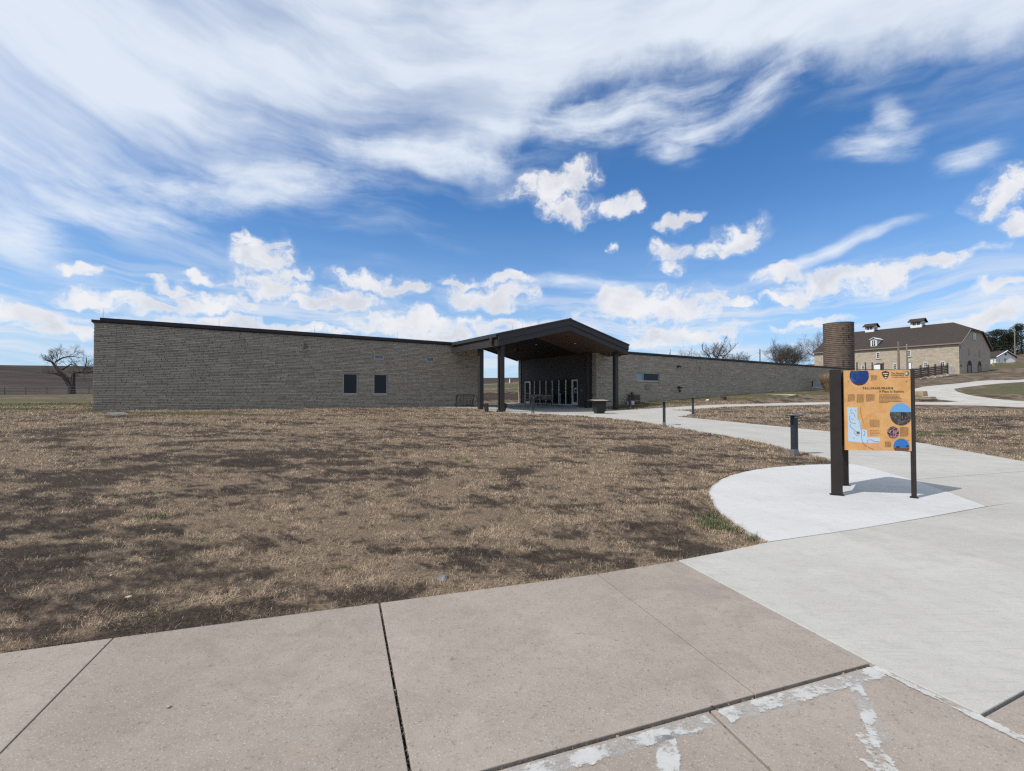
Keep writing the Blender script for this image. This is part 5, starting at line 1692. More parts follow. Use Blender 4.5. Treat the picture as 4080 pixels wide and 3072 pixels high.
# arrowhead emblem and globe emblem
decal("emblem", M['print_brown'], [(pu(x), pv(y)) for x, y in ((760, 148), (795, 140), (823, 126), (855, 140), (888, 148), (884, 200), (862, 245), (828, 279), (795, 255), (766, 205))][::-1], 0.0016)
decal("emblem_mark", M['print_white'], [(pu(x), pv(y)) for x, y in ((780, 168), (868, 168), (866, 182), (782, 182))][::-1], 0.0028)
decal("emblem_mark", M['print_white'], [(pu(x), pv(y)) for x, y in ((800, 212), (822, 196), (860, 210), (850, 218))][::-1], 0.0028)
decal("emblem_mark", M['print_white'], [(pu(823 + 18 * math.cos(i)), pv(250 - 12 * math.sin(i))) for i in (0, .8, 1.6, 2.4, 3.2, 4, 4.8, 5.6)], 0.0028)
decal("emblem_mark", M['print_green'], [(pu(x), pv(y)) for x, y in ((776, 190), (790, 188), (796, 228), (784, 214))][::-1], 0.0028)
decal("globe_emblem", M['print_green'], circle(1202, 180, 40), 0.0016)
decal("globe_mark", M['map_blue'], circle(1193, 178, 22, n=14), 0.0028)
for (x, y) in ((145, 318), (1196, 318), (1200, 1360)):
    decal("screw", M['ink'], circle(x, y, 8, n=8), 0.003)

# ------------------------------------------------------------------ limestone barn on the rise
BA = Vector((108.22, 114.5)); ULB = Vector((-0.55, 0.835)).normalized(); GDB = Vector((ULB.y, -ULB.x))
BZ = 6.6
# local x runs along the long wall from the near corner, local y runs back (gable direction)
barn = thing("limestone_barn", "big three storey limestone barn with dark hipped roof and two cupolas", "barn", (BA.x, BA.y, BZ), 0)
barn.matrix_world = Matrix.Translation((BA.x, BA.y, BZ)) @ Matrix.Rotation(math.atan2(ULB.y, ULB.x), 4, 'Z')


class BMB(MB):
    """Builder in barn coordinates: x along the long wall, y back from it (local -y), z above the sea of the scene."""
    def build(self, name, mat, parent=None, **kw):
        self.v = [(x, -y, z - BZ) for x, y, z in self.v]
        self.f = [tuple(reversed(q)) for q in self.f]
        return super().build(name, mat, parent, **kw)


BL, BG = 32.4, 27.0
EZ, CZ, RZB = 14.5, 18.55, 21.1          # eave, clip and ridge heights
b = BMB(); b.box(0, 0, 3.5, BL, 0.6, EZ); b.build("long_wall", M['barn_stone'], barn)
b = BMB(); b.box(0, BG - 0.6, 3.5, BL, BG, EZ); b.build("long_wall", M['barn_stone'], barn)
for (x0, x1) in ((0.0, 0.6), (BL - 0.6, BL)):
    b = BMB()
    prof = [(0.601, 3.5), (BG - 0.601, 3.5), (BG - 0.601, EZ), (19.2, CZ - 0.1), (7.8, CZ - 0.1), (0.601, EZ)]
    n = len(b.v); m_ = len(prof)
    b.v += [(x0, y, z) for y, z in prof] + [(x1, y, z) for y, z in prof]; b.t += [0.5] * (2 * m_)
    b.f.append(tuple(range(n, n + m_))); b.f.append(tuple(range(n + 2 * m_ - 1, n + m_ - 1, -1)))
    for i in range(m_):
        j = (i + 1) % m_
        b.f.append((n + i, n + m_ + i, n + m_ + j, n + j))
    b.build("gable_wall", M['barn_stone'], barn)
OV = 0.45


def roof_face(name, pts, th=0.22):
    pts = [Vector(p) for p in pts]
    nn = (pts[1] - pts[0]).cross(pts[2] - pts[0]).normalized()
    if nn.z < 0: nn = -nn
    b = BMB(); n = len(b.v); m_ = len(pts)
    b.v += [tuple(p) for p in pts] + [tuple(p - nn * th) for p in pts]; b.t += [0.5] * 2 * m_
    b.f.append(tuple(range(n, n + m_))); b.f.append(tuple(range(n + 2 * m_ - 1, n + m_ - 1, -1)))
    for i in range(m_):
        j = (i + 1) % m_
        b.f.append((n + i, n + m_ + i, n + m_ + j, n + j))
    return b.build(name, M['roof_shingle'], barn)


R0, R1 = (4.2, 13.5, RZB), (BL - 4.2, 13.5, RZB)
for sgn in (0, 1):
    yy_ = (lambda y: y) if sgn == 0 else (lambda y: BG - y)
    roof_face("roof_slope", [(-OV, yy_(-OV), EZ - 0.05), (BL + OV, yy_(-OV), EZ - 0.05), (BL + OV, yy_(7.8), CZ), R1, R0, (-OV, yy_(7.8), CZ)])
roof_face("roof_hip", [(-OV, 7.8, CZ), (-OV, 19.2, CZ), R0]); roof_face("roof_hip", [(BL + OV, 19.2, CZ), (BL + OV, 7.8, CZ), R1])
b = BMB(); b.box(-0.5, -0.56, EZ - 0.32, BL + 0.5, -0.46, EZ - 0.06); b.build("gutter", M['wood_grey'], barn)
for (a, c_) in (((0.6 - 1.05, -0.3, EZ - 0.28), (-0.45, 7.8, CZ - 0.28)), ((-0.45, BG + 0.3, EZ - 0.28), (-0.45, 19.2, CZ - 0.28)), ((-0.45, 7.8, CZ - 0.25), (-0.45, 19.2, CZ - 0.25))):
    b = BMB(); b.path([a, c_], [0.13, 0.13], 4); b.build("verge_board", M['wood_grey'], barn)
b = BMB(); b.path([(0.55, -0.25, EZ - 0.3), (-0.15, 0.45, EZ - 0.9), (-0.15, 0.45, 9.2), (-0.2, 1.2, 8.6)], [0.09] * 4, 6); b.build("downspout", M['zinc'], barn)


def barn_window(x0, x1, z0, z1, cols=2, rows=3, mat_frame='white_paint'):
    f = BMB()
    w = 0.10
    f.box(x0, -0.06, z0, x0 + w, 0.02, z1); f.box(x1 - w, -0.06, z0, x1, 0.02, z1); f.box(x0 + w, -0.06, z1 - w, x1 - w, 0.02, z1); f.box(x0 + w, -0.06, z0, x1 - w, 0.02, z0 + w)
    fr = f.build("window", M[mat_frame], barn)
    g = BMB(); g.box(x0 + w, -0.012, z0 + w, x1 - w, 0.0, z1 - w); g.build("pane", M['glass'], fr)
    q = BMB()
    for i in range(1, cols):
        x = x0 + (x1 - x0) * i / cols; q.box(x - 0.025, -0.05, z0 + w, x + 0.025, -0.013, z1 - w)
    for i in range(1, rows):
        z = z0 + (z1 - z0) * i / rows; q.box(x0 + w, -0.045, z - 0.025, x1 - w, -0.013, z + 0.025)
    q.build("muntins", M[mat_frame], fr)
    s = BMB(); s.box(x0 - 0.15, -0.16, z0 - 0.16, x1 + 0.15, 0.0, z0 - 0.003); s.build("sill", M['pale_stone'], fr)
    l = BMB(); l.box(x0 - 0.2, -0.03, z1 + 0.003, x1 + 0.2, 0.0, z1 + 0.3); l.build("lintel", M['pale_stone'], fr)


for wdw in ((15.95, 16.75, 11.7, 13.35), (9.38, 10.0, 11.75, 13.4), (12.40, 13.12, 8.5, 10.1), (6.02, 6.74, 8.45, 10.1), (2.70, 3.44, 8.7, 10.05), (22.3, 22.95, 11.6, 13.2), (19.6, 20.3, 8.7, 10.1), (26.5, 27.2, 11.6, 13.2), (26.5, 27.2, 8.7, 10.1)):
    barn_window(*wdw)


def arch_door(x0, x1, z0, z1, leafs, parent=barn):
    """Arched opening: dark reveal, pale stone arch, painted leaves."""
    d = BMB()
    n = 10; cx = (x0 + x1) / 2; rx = (x1 - x0) / 2; rise = min(0.5, rx * 0.5)
    pts = [(x0, z0), (x1, z0), (x1, z1 - rise)] + [(cx + rx * math.cos(math.pi * i / n), z1 - rise + rise * math.sin(math.pi * i / n)) for i in range(1, n)] + [(x0, z1 - rise)]
    m_ = len(pts)
    d.v += [(x, -0.03, z) for x, z in pts] + [(x, 0.0, z) for x, z in pts]; d.t += [.5] * 2 * m_
    d.f.append(tuple(range(m_))); 
    for i in range(m_):
        j = (i + 1) % m_
        d.f.append((i, m_ + i, m_ + j, j))
    dr = d.build("door", M['black_metal'], parent)
    for (a, c_, mt) in leafs:
        l = BMB(); l.box(a, -0.08, z0, c_, -0.035, z1 - rise * 0.8); l.build("leaf", M[mt], dr)
    a = BMB()
    for i in range(n):
        t0, t1 = math.pi * i / n, math.pi * (i + 1) / n - 0.03
        P = lambda t, k_: (cx + rx * k_ * math.cos(t), z1 - rise + (rise + rx * (k_ - 1)) * math.sin(t))
        q = [P(t0, 1.0), P(t1, 1.0), P(t1, 1.22), P(t0, 1.22)]
        a.hexa([(x, -0.05, z) for x, z in q] + [(x, 0.02, z) for x, z in q])
    a.build("stone_arch", M['pale_stone'], dr)


arch_door(15.2, 17.45, 6.8, 10.4, [(15.95, 17.35, 'white_paint')])
arch_door(9.2, 10.2, 6.9, 10.35, [(9.28, 10.12, 'white_paint')])
arch_door(22.2, 23.3, 7.0, 10.2, [(22.3, 23.2, 'white_paint')])


# gable end openings (x = 0 plane, facing the road)
def gable_slot(y0, y1, z0, z1, mat, name="gable_window"):
    f = BMB(); f.box(-0.05, y0 - 0.16, z0 - 0.16, 0.0, y1 + 0.16, z1 + 0.16)
    fr = f.build(name, M['pale_stone'], barn)
    g = BMB(); g.box(-0.075, y0, z0, -0.051, y1, z1); g.build("pane", M[mat], fr)
    return fr


w_ = gable_slot(11.4, 13.9, 16.0, 17.7, 'glass')
q = BMB(); q.box(-0.10, 12.55, 16.0, -0.076, 12.75, 17.7); q.build("muntins", M['white_paint'], w_)
gable_slot(7.5, 8.1, 11.8, 13.4, 'wood_grey', "gable_slit"); gable_slot(16.5, 17.2, 11.8, 13.5, 'wood_grey', "gable_slit")
for (y0, y1, z0, z1) in ((6.0, 9.9, 6.9, 10.5), (15.0, 18.2, 7.4, 10.7)):
    d = BMB(); n = 10; cy = (y0 + y1) / 2; ry = (y1 - y0) / 2; rise = 1.3
    pts = [(y0, z0), (y1, z0), (y1, z1 - rise)] + [(cy + ry * math.cos(math.pi * i / n), z1 - rise + rise * math.sin(math.pi * i / n)) for i in range(1, n)] + [(y0, z1 - rise)]
    d.v += [(-0.03, y, z) for y, z in pts]; d.t += [.5] * len(pts); d.f.append(tuple(range(len(pts))))
    dr = d.build("gable_door", M['soffit_dark'], barn)
    l = BMB(); l.box(-0.1, y0 + 0.25, z0, -0.035, y1 - ry * 0.6, z1 - rise); l.build("leaf", M['wood_grey'], dr)
    a = BMB()
    for i in range(n):
        t0, t1 = math.pi * i / n, math.pi * (i + 1) / n - 0.03
        P = lambda t, k_: (cy + ry * k_ * math.cos(t), z1 - rise + (rise + ry * (k_ - 1)) * math.sin(t))
        q = [P(t0, 1.0), P(t1, 1.0), P(t1, 1.2), P(t0, 1.2)]
        a.hexa([(-0.07, y, z) for y, z in q] + [(0.02, y, z) for y, z in q])
    a.build("stone_arch", M['pale_stone'], dr)


# dormer and cupolas
def dormer(x0, x1, y0):
    zr = lambda y: EZ + (CZ - EZ) * (y / 7.8)
    d = BMB(); d.box(x0, y0, 14.9, x1, y0 + 4.2, 17.0); dm = d.build("dormer", M['white_paint'], barn)
    g = BMB(); g.box(x0 + 0.3, y0 - 0.03, 15.3, x1 - 0.3, y0 - 0.002, 16.8); g.build("pane", M['glass'], dm)
    q = BMB(); xm = (x0 + x1) / 2
    q.box(xm - 0.05, y0 - 0.06, 15.3, xm + 0.05, y0 - 0.031, 16.8); q.box(x0 + 0.3, y0 - 0.055, 15.8, x1 - 0.3, y0 - 0.031, 15.87); q.box(x0 + 0.3, y0 - 0.055, 16.3, x1 - 0.3, y0 - 0.031, 16.37)
    q.build("muntins", M['white_paint'], dm)
    r = BMB()
    for s in (0, 1):
        xa = x0 - 0.25 if s == 0 else x1 + 0.25
        r.hexa([(xa, y0 - 0.3, 17.002), (xm, y0 - 0.3, 17.5), (xm, y0 + 5.6, 17.5), (xa, y0 + 4.6, 17.002), (xa, y0 - 0.3, 17.12), (xm, y0 - 0.3, 17.62), (xm, y0 + 5.6, 17.62), (xa, y0 + 4.6, 17.12)])
    r.build("dormer_roof", M['white_paint'], dm)


dormer(17.05, 18.45, 1.05)


def cupola(x0, x1):
    y0, y1 = 12.1, 14.9
    c = BMB(); c.box(x0, y0, 19.8, x1, y1, 22.1); cu = c.build("cupola", M['white_paint'], barn)
    w = (x1 - x0)
    for i in range(2):
        a = x0 + w * (0.17 + 0.36 * i)
        g = BMB(); g.box(a, y0 - 0.03, 21.15, a + w * 0.26, y0 - 0.002, 21.95); g.build("louvre", M['glass'], cu)
        q = BMB(); q.box(a + w * 0.12, y0 - 0.05, 21.15, a + w * 0.14, y0 - 0.031, 21.95); q.box(a, y0 - 0.05, 21.53, a + w * .26, y0 - 0.031, 21.58); q.build("louvre_bars", M['white_paint'], cu)
    g = BMB(); g.box(x0 - 0.03, y0 + 0.7, 21.1, x0 - 0.002, y0 + 1.9, 21.9); g.build("louvre", M['glass'], cu)
    r = BMB(); ym = (y0 + y1) / 2
    for s in (0, 1):
        ya = y0 - 0.55 if s == 0 else y1 + 0.55
        r.hexa([(x0 - 0.5, ya, 21.95), (x1 + 0.5, ya, 21.95), (x1 + 0.5, ym, 22.95), (x0 - 0.5, ym, 22.95), (x0 - 0.5, ya, 22.12), (x1 + 0.5, ya, 22.12), (x1 + 0.5, ym, 23.12), (x0 - 0.5, ym, 23.12)])
    r.build("cupola_roof", M['roof_shingle'], cu)
    for xx in (x0 - 0.001, x1 + 0.001):
        g = BMB(); g.poly([(xx, y0, 22.1), (xx, y1, 22.1), (xx, ym, 22.9)]); g.build("cupola_gable", M['white_paint'], cu)


cupola(21.5, 23.7); cupola(10.4, 12.9)


# ------------------------------------------------------------------ silo
def silo():
    x, y, r = 65.6, 95.0, 2.6
    z0 = G(x, y) - 0.3; h = 16.05 - z0
    t = thing("silo", "round brown clay tile silo with hoops standing before the barn", "silo", (x, y, z0))
    M['silo'] = plain('silo', (0.15, 0.11, 0.08), 0.85, var=0.35, scale=1.6, bump=0.4, bscale=10.0)
    m = MB(); n = 40
    m.path([(0, 0, 0), (0, 0, h)], [r, r], n, cap=False)
    m.path([(0, 0, h - 0.001), (0, 0, h - 1.5)], [r - 0.25, r - 0.25], n, cap=True)
    m.build("shell", M['silo'], t)
    for i in range(28):
        z = 0.3 + i * (h - 0.5) / 27.5
        MB().path([(0, 0, z - 0.05), (0, 0, z), (0, 0, z + 0.05)], [r + 0.005, r + 0.045, r + 0.005], n, cap=False).build("hoop", M['bronze_dark'], t)
    rim = MB(); rim.path([(0, 0, h), (0, 0, h + 0.08)], [r + 0.06, r + 0.06], n, cap=False); rim.path([(0, 0, h + 0.08), (0, 0, h)], [r - 0.25, r - 0.25], n, cap=False)
    for i in range(n):
        a0, a1 = 2 * math.pi * i / n, 2 * math.pi * (i + 1) / n
        rim.poly([(q * math.cos(a), q * math.sin(a), h + 0.08) for q, a in ((r + .06, a0), (r + .06, a1), (r - .25, a1), (r - .25, a0))])
    rim.build("rim", M['zinc'], t)
    rg = random.Random(2)
    for i in range(26):
        a = rg.choice([-1.9, -1.5, -1.15]) + rg.uniform(-.04, .04); z = 1.0 + rg.random() * (h - 1.5)
        c, s = math.cos(a), math.sin(a)
        m = MB(); m.hexa([(c * (r + .0) - s * w, s * (r + .0) + c * w, z + k_) for k_ in (0, .12) for w in (-.1, .1, .1001, -.1001)][:8])
        MB().path([(c * r, s * r, z), (c * (r + 0.12), s * (r + 0.12), z)], [0.09, 0.09], 6).build("hoop_lug", M['bronze_dark'], t)


silo()


# ------------------------------------------------------------------ loading chute, gate, posts and poles before the barn
def chute():
    a = Vector((68.5, 81.0)); b = Vector((92.0, 100.0))
    za, zb = 4.35, 6.2
    t = thing("cattle_chute", "sloping dark board fence of the cattle ramp before the barn", "fence", (a.x, a.y, za), math.atan2(b.y - a.y, b.x - a.x))
    L = (b - a).length; rise = zb - za
    sl = lambda x: rise * x / L
    for i in range(6):
        x = i * L / 5
        MB().box(x - 0.13, -0.13, sl(x) - 0.8, x + 0.13, 0.13, sl(x) + (2.35 if i else 1.9)).build("post", M['wood_red'], t)
        MB().box(x - 0.17, -0.17, sl(x) - 1.0, x + 0.17, 0.17, sl(x) - 0.0).build("footing", M['pale_stone'], t)
    for i in range(5):
        for j in range(5):
            z = 0.22 + j * 0.33
            x0, x1 = j * 0 + i * L / 5 + 0.13, (i + 1) * L / 5 - 0.13
            MB().hexa([(x0, -0.17, z + sl(x0)), (x1, -0.17, z + sl(x1)), (x1, -0.135, z + sl(x1)), (x0, -0.135, z + sl(x0)), (x0, -0.17, z + 0.28 + sl(x0)), (x1, -0.17, z + 0.28 + sl(x1)), (x1, -0.135, z + 0.28 + sl(x1)), (x0, -0.135, z + 0.28 + sl(x0))]).build("plank", M['wood_red'], t)
        x0, x1 = i * L / 5 + 0.13, (i + 1) * L / 5 - 0.13
        MB().hexa([(x0, -0.2, 1.9 + sl(x0)), (x1, -0.2, 1.9 + sl(x1)), (x1, 0.1, 1.9 + sl(x1)), (x0, 0.1, 1.9 + sl(x0)), (x0, -0.2, 1.98 + sl(x0)), (x1, -0.2, 1.98 + sl(x1)), (x1, 0.1, 1.98 + sl(x1)), (x0, 0.1, 1.98 + sl(x0))]).build("cap_rail", M['wood_grey'], t)
    # earth ramp with a stone cheek under the boards
    ramp = thing("earth_ramp", "low tan earth and stone ramp under the board fence", "ramp", (a.x, a.y, za), math.atan2(b.y - a.y, b.x - a.x))
    MB().hexa([(-2, -0.6, -1.4), (L + 8, -0.6, -2.2), (L + 8, 3.5, -1.6), (-2, 3.5, -1.4), (-2, -0.3, -0.35), (L + 8, -0.3, rise + 0.1), (L + 8, 3.5, rise + 0.1), (-2, 3.5, -0.35)]).build("embankment", M['dirt2'], ramp)
    g = thing("metal_gate", "white tubular gate at the top of the cattle ramp", "gate", (92.4, 100.4, zb + 0.1), math.atan2(3.9, 5.2))
    for i in range(8):
        z = 0.1 + i * 0.235
        MB().path([(0.1, 0, z), (6.2, 0, z)], [0.045] * 2, 6).build("bar", M['white_paint'], g)
    for x in (0.05, 3.1, 6.25):
        MB().path([(x, 0, -0.1), (x, 0, 1.9)], [0.06] * 2, 6).build("stile", M['white_paint'], g)


M['dirt2'] = plain('dirt2', (0.20, 0.16, 0.12), 0.95, var=0.25, scale=1.0, bump=0.6, bscale=4.0)
chute()
for (x, y, ztop_, rad, lab) in ((75.15, 92.0, 12.0, 0.20, "taller bare wooden pole standing before the barn door"), (76.95, 92.2, 11.55, 0.16, "grey slimmer pole beside the taller one before the barn")):
    z0 = G(x, y) - 0.2
    t = thing("wooden_pole", lab, "pole", (x, y, z0), 0, "poles before the barn")
    MB().path([(0, 0, 0), (0.02, 0, (ztop_ - z0) * 0.5), (0, 0, ztop_ - z0)], [rad * 1.1, rad, rad * 0.85], 8).build("shaft", M['pole_wood'] if rad > .18 else M['wood_grey'], t)
    MB().path([(0, 0, ztop_ - z0), (0, 0, ztop_ - z0 + 0.1)], [rad * 0.86, rad * 0.5], 8).build("cap", M['zinc'], t)


def corral(label, pts, z_h=2.2):
    t = thing("corral_fence", label, "fence", (pts[0][0], pts[0][1], G(*pts[0])))
    z0 = G(*pts[0])
    for (x, y) in pts:
        z = G(x, y) - z0
        MB().path([(x - pts[0][0], y - pts[0][1], z - 0.2), (x - pts[0][0], y - pts[0][1], z + z_h)], [0.14, 0.12], 7).build("post", M['wood_red'], t)
    for (p, q) in zip(pts, pts[1:]):
        for h in (0.5, 1.0, 1.5):
            MB().path([(p[0] - pts[0][0], p[1] - pts[0][1], G(*p) - z0 + h), (q[0] - pts[0][0], q[1] - pts[0][1], G(*q) - z0 + h)], [0.07, 0.07], 6).build("rail", M['wood_red'], t)


corral("rough post and rail corral fence between the silo and barn", [(66.3, 91.0), (68.3, 91.5), (70.0, 92.0), (72.6, 92.6), (78.6, 94.0)], 2.9)


# ------------------------------------------------------------------ white house with retaining wall
def house():
    x, y = 158.6, 152.0
    z0 = 12.0
    rz = math.atan2(0.18, 1.0)
    t = thing("white_house", "small white gabled outbuilding on the rise beyond the barn", "house", (x, y, z0), rz)
    W = 3.9; D = 9.0; E_ = 2.1; P_ = 3.9
    m = MB()
    m.box(-W, 0, -1.5, W, 0.2, E_); m.box(-W, 0.2, -1.5, -W + 0.2, D, E_); m.box(W - 0.2, 0.2, -1.5, W, D, E_); m.box(-W, D, -1.5, W, D + 0.2, E_)
    m.poly([(-W, 0, E_), (W, 0, E_), (0, 0, P_)]); m.poly([(-W, D + .2, E_), (0, D + .2, P_), (W, D + .2, E_)])
    m.build("wall", M['white_paint'], t)
    for s in (-1, 1):
        o = MB()
        c = [(s * (W + 0.5), -0.5, E_ - 0.22), (0, -0.5, P_ + 0.02), (0, D + 0.6, P_ + 0.02), (s * (W + 0.5), D + 0.6, E_ - 0.22)]
        o.hexa(c + [(a, b_, z + 0.2) for a, b_, z in c]).build("roof", M['roof_shingle'], t)
        f = MB(); f.path([(s * (W + 0.5), -0.53, E_ - 0.12), (0, -0.53, P_ + 0.12)], [0.14, 0.14], 4); f.build("rake_board", M['white_paint'], t)
    box_part("attic_vent", M['black_metal'], t, -0.4, -0.03, 2.6, 0.4, -0.002, 3.2)
    box_part("garage_door", M['lamp_lens'], t, 0.3, -0.05, -0.2, 3.5, -0.002, 1.6)
    box_part("trim_post", M['wood_bench'], t, -0.6, -0.06, -0.2, 0.1, -0.003, 1.6)
    w = thing("retaining_wall", "long low tan stone retaining wall below the white house", "wall", (x, y - 4.0, z0 - 2.2), rz)
    for i, (a, b_) in enumerate(((-10.0, -3.2), (1.2, 14.0))):
        rg = random.Random(i)
        zc = 0
        for c in range(5):
            xx = a
            while xx < b_:
                e = min(b_, xx + rg.uniform(0.6, 1.5))
                MB().box(xx + 0.02, -0.2 + rg.uniform(-.04, .04), c * 0.4 + 0.01, e - 0.02, 0.4, c * 0.4 + 0.39, rg.random()).build("block", M['tan_rock'], w)
                xx = e
    st = MB(); st.hexa([(-3.2, -4.5, -1.2), (-1.0, -4.5, -1.2), (1.2, 0.4, -1.0), (-3.2, 0.4, -1.0), (-1.2, -4.5, -0.6), (0.9, -4.5, -0.6), (1.2, 0.4, 1.9), (-3.2, 0.4, 1.9)]).build("sloping_slab", M['pale_stone'], w)
    r = thing("handrail", "grey pipe railing on top of the retaining wall", "railing", (x, y - 3.6, z0 - 0.2), rz)
    for i in range(6):
        xx = -9.5 + i * 1.2 if i < 3 else 0.9 + (i - 3) * 3.6
        MB().path([(xx, 0, 0), (xx, 0, 1.25)], [0.07] * 2, 6).build("post", M['zinc'], r)
    for (a, b_) in ((-9.5, -7.1), (0.9, 8.1)):
        for h in (1.25, 0.65):
            MB().path([(a, 0, h), (b_, 0, h)], [0.06] * 2, 6).build("rail", M['zinc'], r)


house()


# ------------------------------------------------------------------ bare trees
def grow(rg, thick, thin, p, d, length, rad, depth, split=0.09, curl=0.28, up=0.12, kids=(2, 3), shrink_=0.72):
    """One branch and, recursively, its children; thick wood and fine twigs go to separate builders."""
    n = 3 if depth > 1 else 2
    pts = [p]; rads = [rad]
    q = Vector(p); dd = Vector(d).normalized()
    for i in range(n):
        dd = (dd + Vector((rg.gauss(0, curl), rg.gauss(0, curl), rg.gauss(0, curl) + up)) * 0.5).normalized()
        q = q + dd * (length / n)
        pts.append(q.copy()); rads.append(rad * (1 - 0.35 * (i + 1) / n))
    (thick if rad > split else thin).path(pts, rads, 6 if rad > split else 3, cap=False)
    if depth <= 0:
        return
    for c in range(rg.randint(*kids) + 1):
        f = 1.0 if c == 0 else rg.uniform(0.35, 1.0)
        i = min(n - 1, int(f * n)); base = pts[i].lerp(pts[i + 1], min(1.0, f * n - i)) if f < 1 else pts[-1]
        side = Vector((rg.gauss(0, 1), rg.gauss(0, 1), rg.gauss(0, 0.7))).normalized()
        nd = (dd * (0.9 if c == 0 else 0.55) + side * (0.35 if c == 0 else 0.8)).normalized()
        grow(rg, thick, thin, base, nd, length * shrink_ * rg.uniform(0.8, 1.15), max(0.0055, rad * (0.68 if c == 0 else 0.48)), depth - 1, split, curl, up, kids, shrink_)


def bare_tree(name, label, x, y, height, seed, trunk_r=0.3, spread=1.0, depth=6, group="bare trees behind the stone wing", limbs=None, lean=(0, 0)):
    rg = random.Random(seed)
    t = thing(name, label, "tree", (x, y, G(x, y) - 0.1), 0, group)
    thick = MB(); thin = MB()
    if limbs is None:
        th = height * 0.28
        thick.path([(0, 0, 0), (lean[0] * 0.5, lean[1] * .5, th * 0.5), (lean[0], lean[1], th)], [trunk_r * 1.25, trunk_r, trunk_r * 0.9], 8, cap=False)
        for i in range(4):
            a = i * 1.57 + rg.uniform(-0.5, 0.5)
            d = Vector((math.cos(a) * 0.75 * spread, math.sin(a) * 0.75 * spread, 1.0))
            grow(rg, thick, thin, Vector((lean[0], lean[1], th * rg.uniform(0.8, 1.0))), d, height * 0.30, trunk_r * 0.6, depth)
    else:
        for pts, rads, twigs in limbs:
            thick.path(pts, rads, 8, cap=False)
            pv_ = [Vector(p) for p in pts]
            for (f, depth_, ln, up_) in twigs:
                k_ = f * (len(pv_) - 1); i = min(len(pv_) - 2, int(k_))
                base = pv_[i].lerp(pv_[i + 1], k_ - i); dirn = (pv_[i + 1] - pv_[i]).normalized()
                side = Vector((rg.gauss(0, 0.8), rg.gauss(0, 0.8), up_ + rg.gauss(0, 0.3)))
                grow(rg, thick, thin, base, dirn * 0.35 + side, ln * 0.95, rads[i] * 0.34, max(3, depth_ - 1), up=0.10, curl=0.36)
    thick.build("trunk", M['bark'], t, smooth=True)
    thin.build("crown", M['twig'], t)
    return t


# the big split tree in the field, limb by limb (metres, x across and z up)
def TL(pts, rads, twigs):
    return ([((x - 1055) * 0.01112, dy, (1180 - z) * 0.01112) for x, z, dy in pts], rads, twigs)


split_limbs = [
    TL([(1055, 1200, 0), (1055, 1110, 0), (1050, 1030, 0)], [0.58, 0.50, 0.46], []),
    TL([(1035, 1060, 0), (990, 985, -.1), (945, 910, -.2), (900, 850, -.3), (830, 775, -.2), (760, 705, 0)], [0.36, 0.31, 0.28, 0.25, 0.21, 0.17], [(0.3, 3, 1.0, .2), (0.45, 3, .9, -.1), (1.0, 5, 1.0, .6), (1.0, 5, .9, .3), (.9, 5, .9, .5), (.8, 4, .8, .4)]),
    TL([(790, 735, 0), (800, 690, .2), (870, 640, .4), (960, 615, .5), (1060, 622, .5), (1130, 635, .4)], [0.16, 0.14, 0.12, 0.09, 0.06, 0.04], [(.15, 5, 1.0, .8), (.3, 5, 1.1, 1.0), (.45, 5, 1.1, 1.0), (.6, 5, 1.0, 1.0), (.7, 5, 1.0, .9), (.8, 4, .9, .6), (.9, 4, .8, .5), (1.0, 4, .8, .2)]),
    TL([(760, 705, 0), (715, 682, -.2), (680, 665, -.3)], [0.12, 0.08, 0.05], [(.3, 5, .8, .7), (.6, 5, .8, .5), (1.0, 4, .7, .1), (.9, 4, .7, -.2)]),
    TL([(885, 815, .2), (930, 770, .5), (970, 735, .7), (1030, 745, .8), (1090, 770, .8)], [0.15, 0.12, 0.09, 0.07, 0.04], [(.3, 4, .8, .6), (.5, 5, .9, .9), (.7, 5, .9, .8), (.9, 4, .8, .5), (1.0, 4, .8, .3)]),
    TL([(905, 915, 0), (860, 890, -.4), (810, 865, -.7), (775, 825, -.9)], [0.10, 0.08, 0.05, 0.03], [(.5, 3, .7, .2), (.8, 3, .7, .3), (1.0, 3, .7, .2)]),
    TL([(1070, 1060, 0), (1040, 960, .2), (1050, 890, .2), (1080, 845, .3), (1150, 850, .4), (1230, 858, .4), (1310, 850, .3), (1390, 825, .2)], [0.36, 0.30, 0.25, 0.20, 0.15, 0.12, 0.08, 0.05], [(.55, 5, 1.1, 1.0), (.65, 5, 1.1, 1.0), (.72, 5, 1.0, .9), (.8, 5, 1.0, .9), (.9, 4, 1.0, .7), (1.0, 4, .9, .6), (.75, 4, .9, -.5), (.62, 3, .8, -.6)]),
    TL([(1085, 1060, -.1), (1092, 960, -.15), (1092, 885, -.1)], [0.27, 0.22, 0.19], [(.9, 3, .6, .3)]),
    TL([(1180, 850, .4), (1205, 780, .5), (1225, 700, .5), (1235, 625, .4)], [0.10, 0.08, 0.06, 0.04], [(.3, 4, .9, .6), (.5, 5, .9, .7), (.7, 5, .8, .7), (1.0, 4, .8, .8)]),
]
bare_tree("split_tree", "gnarled bare tree with split trunk in the field beside the stone wall", -72.2, 77.7, 8, 3, group="bare trees", limbs=split_limbs)
bare_tree("bare_tree", "largest bare tree rising behind the stone wing roof", 47.7, 110.0, 8.0, 11, 0.32, 0.9, 5)
bare_tree("bare_tree", "thin low bare treetop just left of the largest bare tree", 48.6, 131.0, 7.5, 12, 0.16, 0.8, 4)
bare_tree("bare_tree", "low bushy bare tree tucked against the largest tree", 56.0, 121.0, 5.6, 13, 0.2, 1.2, 5)
bare_tree("bare_tree", "spreading pale bare tree between utility pole and dark thicket", 85.2, 151.0, 9.6, 14, 0.30, 1.15, 6)
